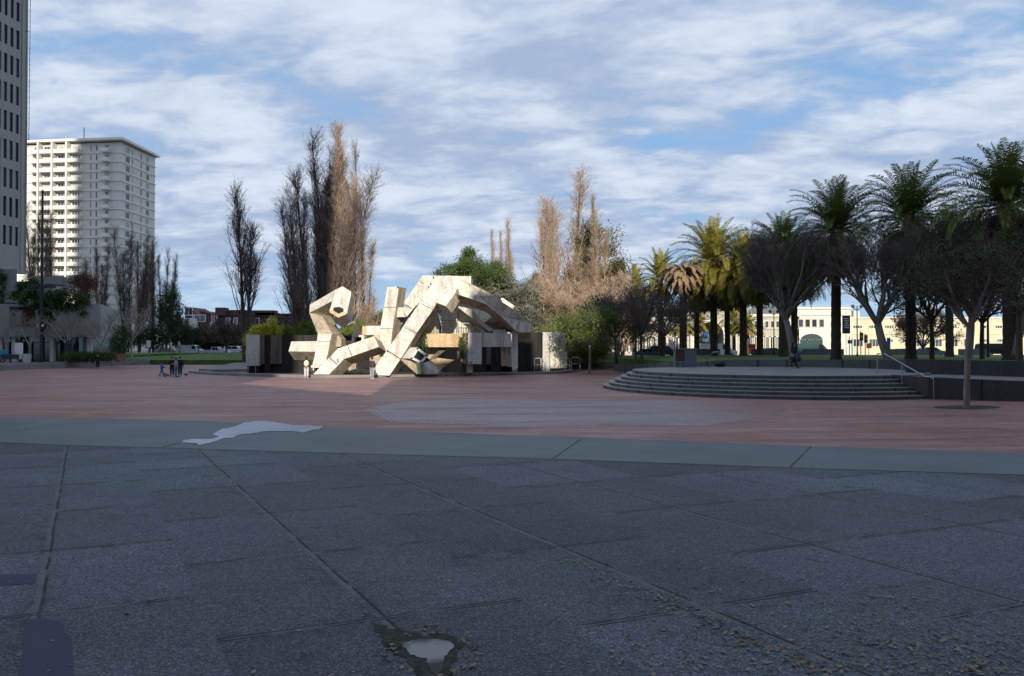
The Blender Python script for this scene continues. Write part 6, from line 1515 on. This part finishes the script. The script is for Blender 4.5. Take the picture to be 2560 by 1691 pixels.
def c8(x, y): return 2060 + x / 4.748, 740 + y / 4.748
R1 = [P(*c8(632, 688), 38.4), P(*c8(715, 686), 38.4), P(*c8(1205, 962), 36.9), P(*c8(1270, 968), 36.6), P(*c8(1302, 985), 36.4)]
rail('handrail', 'long sloping steel handrail at the right end of the stage steps', R1, [(R1[0], P(*c8(632, 925), 38.4)), (P(*c8(926, 806), 37.7), P(*c8(926, 1065), 37.7)), (R1[4], P(*c8(1305, 1225), 36.4))])
# barrier frames by the fountain ends
def barrier(label, u0, u1, v0, Y, z=.1):
    a, b = P(u0, v0, Y), P(u1, v0, Y); o = thing('barrier_rail', label, 'barrier', (a.x, Y, z), 0, 'steel barriers at the fountain', True); m_ = MB(); m_.tube([(a.x, Y, z), (a.x, Y, a.z - .1), (a.x + .1, Y, a.z), (b.x - .1, Y, a.z), (b.x, Y, a.z - .1), (b.x, Y, z)], .035, 6); m_.build('frame', M['steel'], o)
    m_ = MB(); m_.tube([(a.x, Y, (a.z + z) / 2), (b.x, Y, (a.z + z) / 2)], .025, 5); m_.build('crossbar', M['steel'], o)
barrier('steel hoop barrier before the white wall panel at the left end', 621, 639, 887, 69.6)
barrier('steel hoop barrier before the black wall at the right end', 1336, 1352, 896, 74.0, .1)
barrier('steel hoop barrier at the corner of the right wall', 1353, 1364, 895, 74.5, .1)
barrier('dark gate frame behind the young tree', 1412, 1424, 896, 76, .1); barrier('second dark gate frame behind the young tree', 1428, 1450, 894, 77, .1)
# dark portal sign frame and mulch bed
o = thing('sign_frame', 'tall dark slatted sign frame near the purple leaved tree', 'sign frame', tuple(G(1533, 908))); 
for dx in (-.75, -.25, .3, .75): m_ = MB(); m_.box((dx, 0, 1.35), (.14, .3, 2.7)); m_.build('post', M['dark'], o)
m_ = MB(); m_.box((0, 0, 2.8), (1.9, .6, .25)); m_.box((0, 0, 1.2), (1.6, .1, .08)); m_.box((0, 0, .1), (1.8, .5, .2)); m_.build('frame', M['dark'], o)
m_ = MB(); q = G(1508, 914); m_.ball((q.x, q.y, -.1), (1.9, 1.1, .85), 16, 10); tag(m_.build('soil_mound', M['moss'], None), 'low brown mound of soil left of the dark sign frame', 'mound')
# planter with bush, hedges and shop-front things at the left
q = P(300, 905, 91); o = thing('planter', 'large terracotta planter at the podium corner', 'planter', (q.x, 91, RZ)); m_ = MB(); m_.tube([(0, 0, 0), (0, 0, .9), (0, 0, 1.05)], [.5, .66, .7], 20); m_.build('pot', M['terracotta'], o)
pbush = lumpy(81, (1.7, 1.4, 2.1), (0, 0, 2.4), 60, .4, 120, .1, 'ivy', 'shrub', (.6, .1)); tag(pbush, 'dense green bush growing out of the terracotta planter', 'shrub'); pbush.location = (q.x - .2, 91, RZ + .75); pbush.scale = (.62, .7, .82)
hd = lumpy(82, (.95, .7, .55), (0, 0, .6), 26, .24, 90, .07, 'hedge', 'shrub', (.3, .05)); tag(hd, 'clipped round hedge right of the dark parasol', 'shrub', 'round hedges before the shops')
for i, (u, l) in enumerate(((178, None), (190, 'clipped round hedge second from the parasol'), (203, 'clipped round hedge beneath the teal glass'), (218, 'clipped round hedge before the black-coated person'), (232, 'clipped round hedge before the podium corner'), (245, 'clipped round hedge right of the podium corner'), (266, 'clipped round hedge left of the terracotta planter'))):
    x = (u - CX) / F * 90
    if i == 0: hd.location = (x, 90, RZ)
    else: dup(hd, (x, 90, RZ), i * 1.1, l)
o = thing('parasol', 'closed dark parasol before the shop windows', 'parasol', ((171 - CX) / F * 91, 91, RZ)); m_ = MB(); m_.tube([(0, 0, 0), (0, 0, 2.9)], .04, 6); m_.build('pole', M['pole'], o); m_ = MB(); m_.tube([(0, 0, 1.1), (0, 0, 1.5), (0, 0, 2.3), (0, 0, 2.75)], [.50, .48, .40, .05], 9); m_.build('canopy', paint('navy_canvas', (.015, .018, .03)), o)
for i, u in enumerate((10, 33)): o = thing('bench', ('dark bench at the left edge before the shops', 'dark bench beside the white upright board')[i], 'bench', ((u - CX) / F * 89.5, 89.5, RZ)); m_ = MB(); m_.box((0, 0, .45), (1.1, .45, .08)); m_.build('seat', M['pole'], o); m_ = MB(); m_.box((0, .22, .75), (1.1, .06, .5)); m_.build('backrest', M['pole'], o); [(lambda m2: (m2.box((s * .45, 0, .2), (.08, .4, .42)), m2.build('leg', M['steel'], o)))(MB()) for s in (-1, 1)]
q = P(6, 885, 90); m_ = MB(); m_.box((q.x, 90, q.z), (1.4, .12, .9)); o = m_.build('awning_board', paint('cyan_panel', (.05, .25, .36))); tag(o, 'blue panel hung before the shops at the left edge', 'panel')
q = P(66, 905, 90.5); m_ = MB(); m_.tube([(q.x, 90.5, RZ), (q.x, 90.5, RZ + 1.05)], [.45, .55], 12); tag(m_.build('tree_tub', M['greywall']), 'pale tub at the foot of the young tree by the mast', 'tub')
# manhole-like tree pit under the slim tree
sheet('tree_pit', [G(2418 + 85 * math.cos(a_ * .35), 1019 + 5 * math.sin(a_ * .35)) for a_ in range(18)], M['moss'], .006)
# ------------------------------------------------------------------ fallen leaves on the paving
rng = np.random.default_rng(5)
pts = []
def scatter(n, fn):
    for _ in range(n): u, v = fn(); g = G(u, v); pts.append((g.x, g.y))
scatter(650, lambda: (rng.triangular(1500, 2400, 2700), 1691 - abs(rng.normal(0, 1)) * 95))
scatter(260, lambda: (rng.uniform(1350, 2650), rng.uniform(1420, 1740)))
scatter(330, lambda: (lambda f: (1280 + f * 760 + rng.normal(0, 14), 1335 + f * 340 + rng.normal(0, 9)))(rng.uniform(.1, 1.05)))
scatter(150, lambda: (rng.uniform(0, 2560), rng.uniform(1180, 1700)))
scatter(120, lambda: (lambda a_: (1085 + 105 * math.cos(a_) * rng.uniform(.8, 1.25), 1640 + 62 * math.sin(a_) * rng.uniform(.8, 1.25)))(rng.uniform(0, 6.28)))
scatter(60, lambda: (lambda f: (474 + f * 459 + rng.normal(0, 6), 1124 + f * 434 + rng.normal(0, 5)))(rng.uniform(0, 1)))
scatter(45, lambda: (lambda f: (143 - f * 100 + rng.normal(0, 4), 1114 + f * 560 + rng.normal(0, 5)))(rng.uniform(0, 1)))
pts = np.array(pts); n = len(pts); c = np.concatenate([pts, np.full((n, 1), .016)], 1)
an = rng.uniform(0, 6.28, n); s = rng.uniform(.012, .038, n)[:, None]; a = np.stack([np.cos(an), np.sin(an), rng.normal(0, .18, n)], 1) * s; b = np.stack([-np.sin(an), np.cos(an), rng.normal(0, .35, n)], 1) * s * .42
lift = np.abs(a[:, 2:3]) + np.abs(b[:, 2:3]); c[:, 2:3] += lift
V = np.stack([c - a, c + b, c + a, c - b], 1).reshape(-1, 3); lo = np_mesh('fallen_leaves', V, np.arange(4 * n).reshape(-1, 4), M['leaf']); tag(lo, kind='stuff')
for r_ in list(C.objects):
    if r_.get('world_coords'): del r_['world_coords']
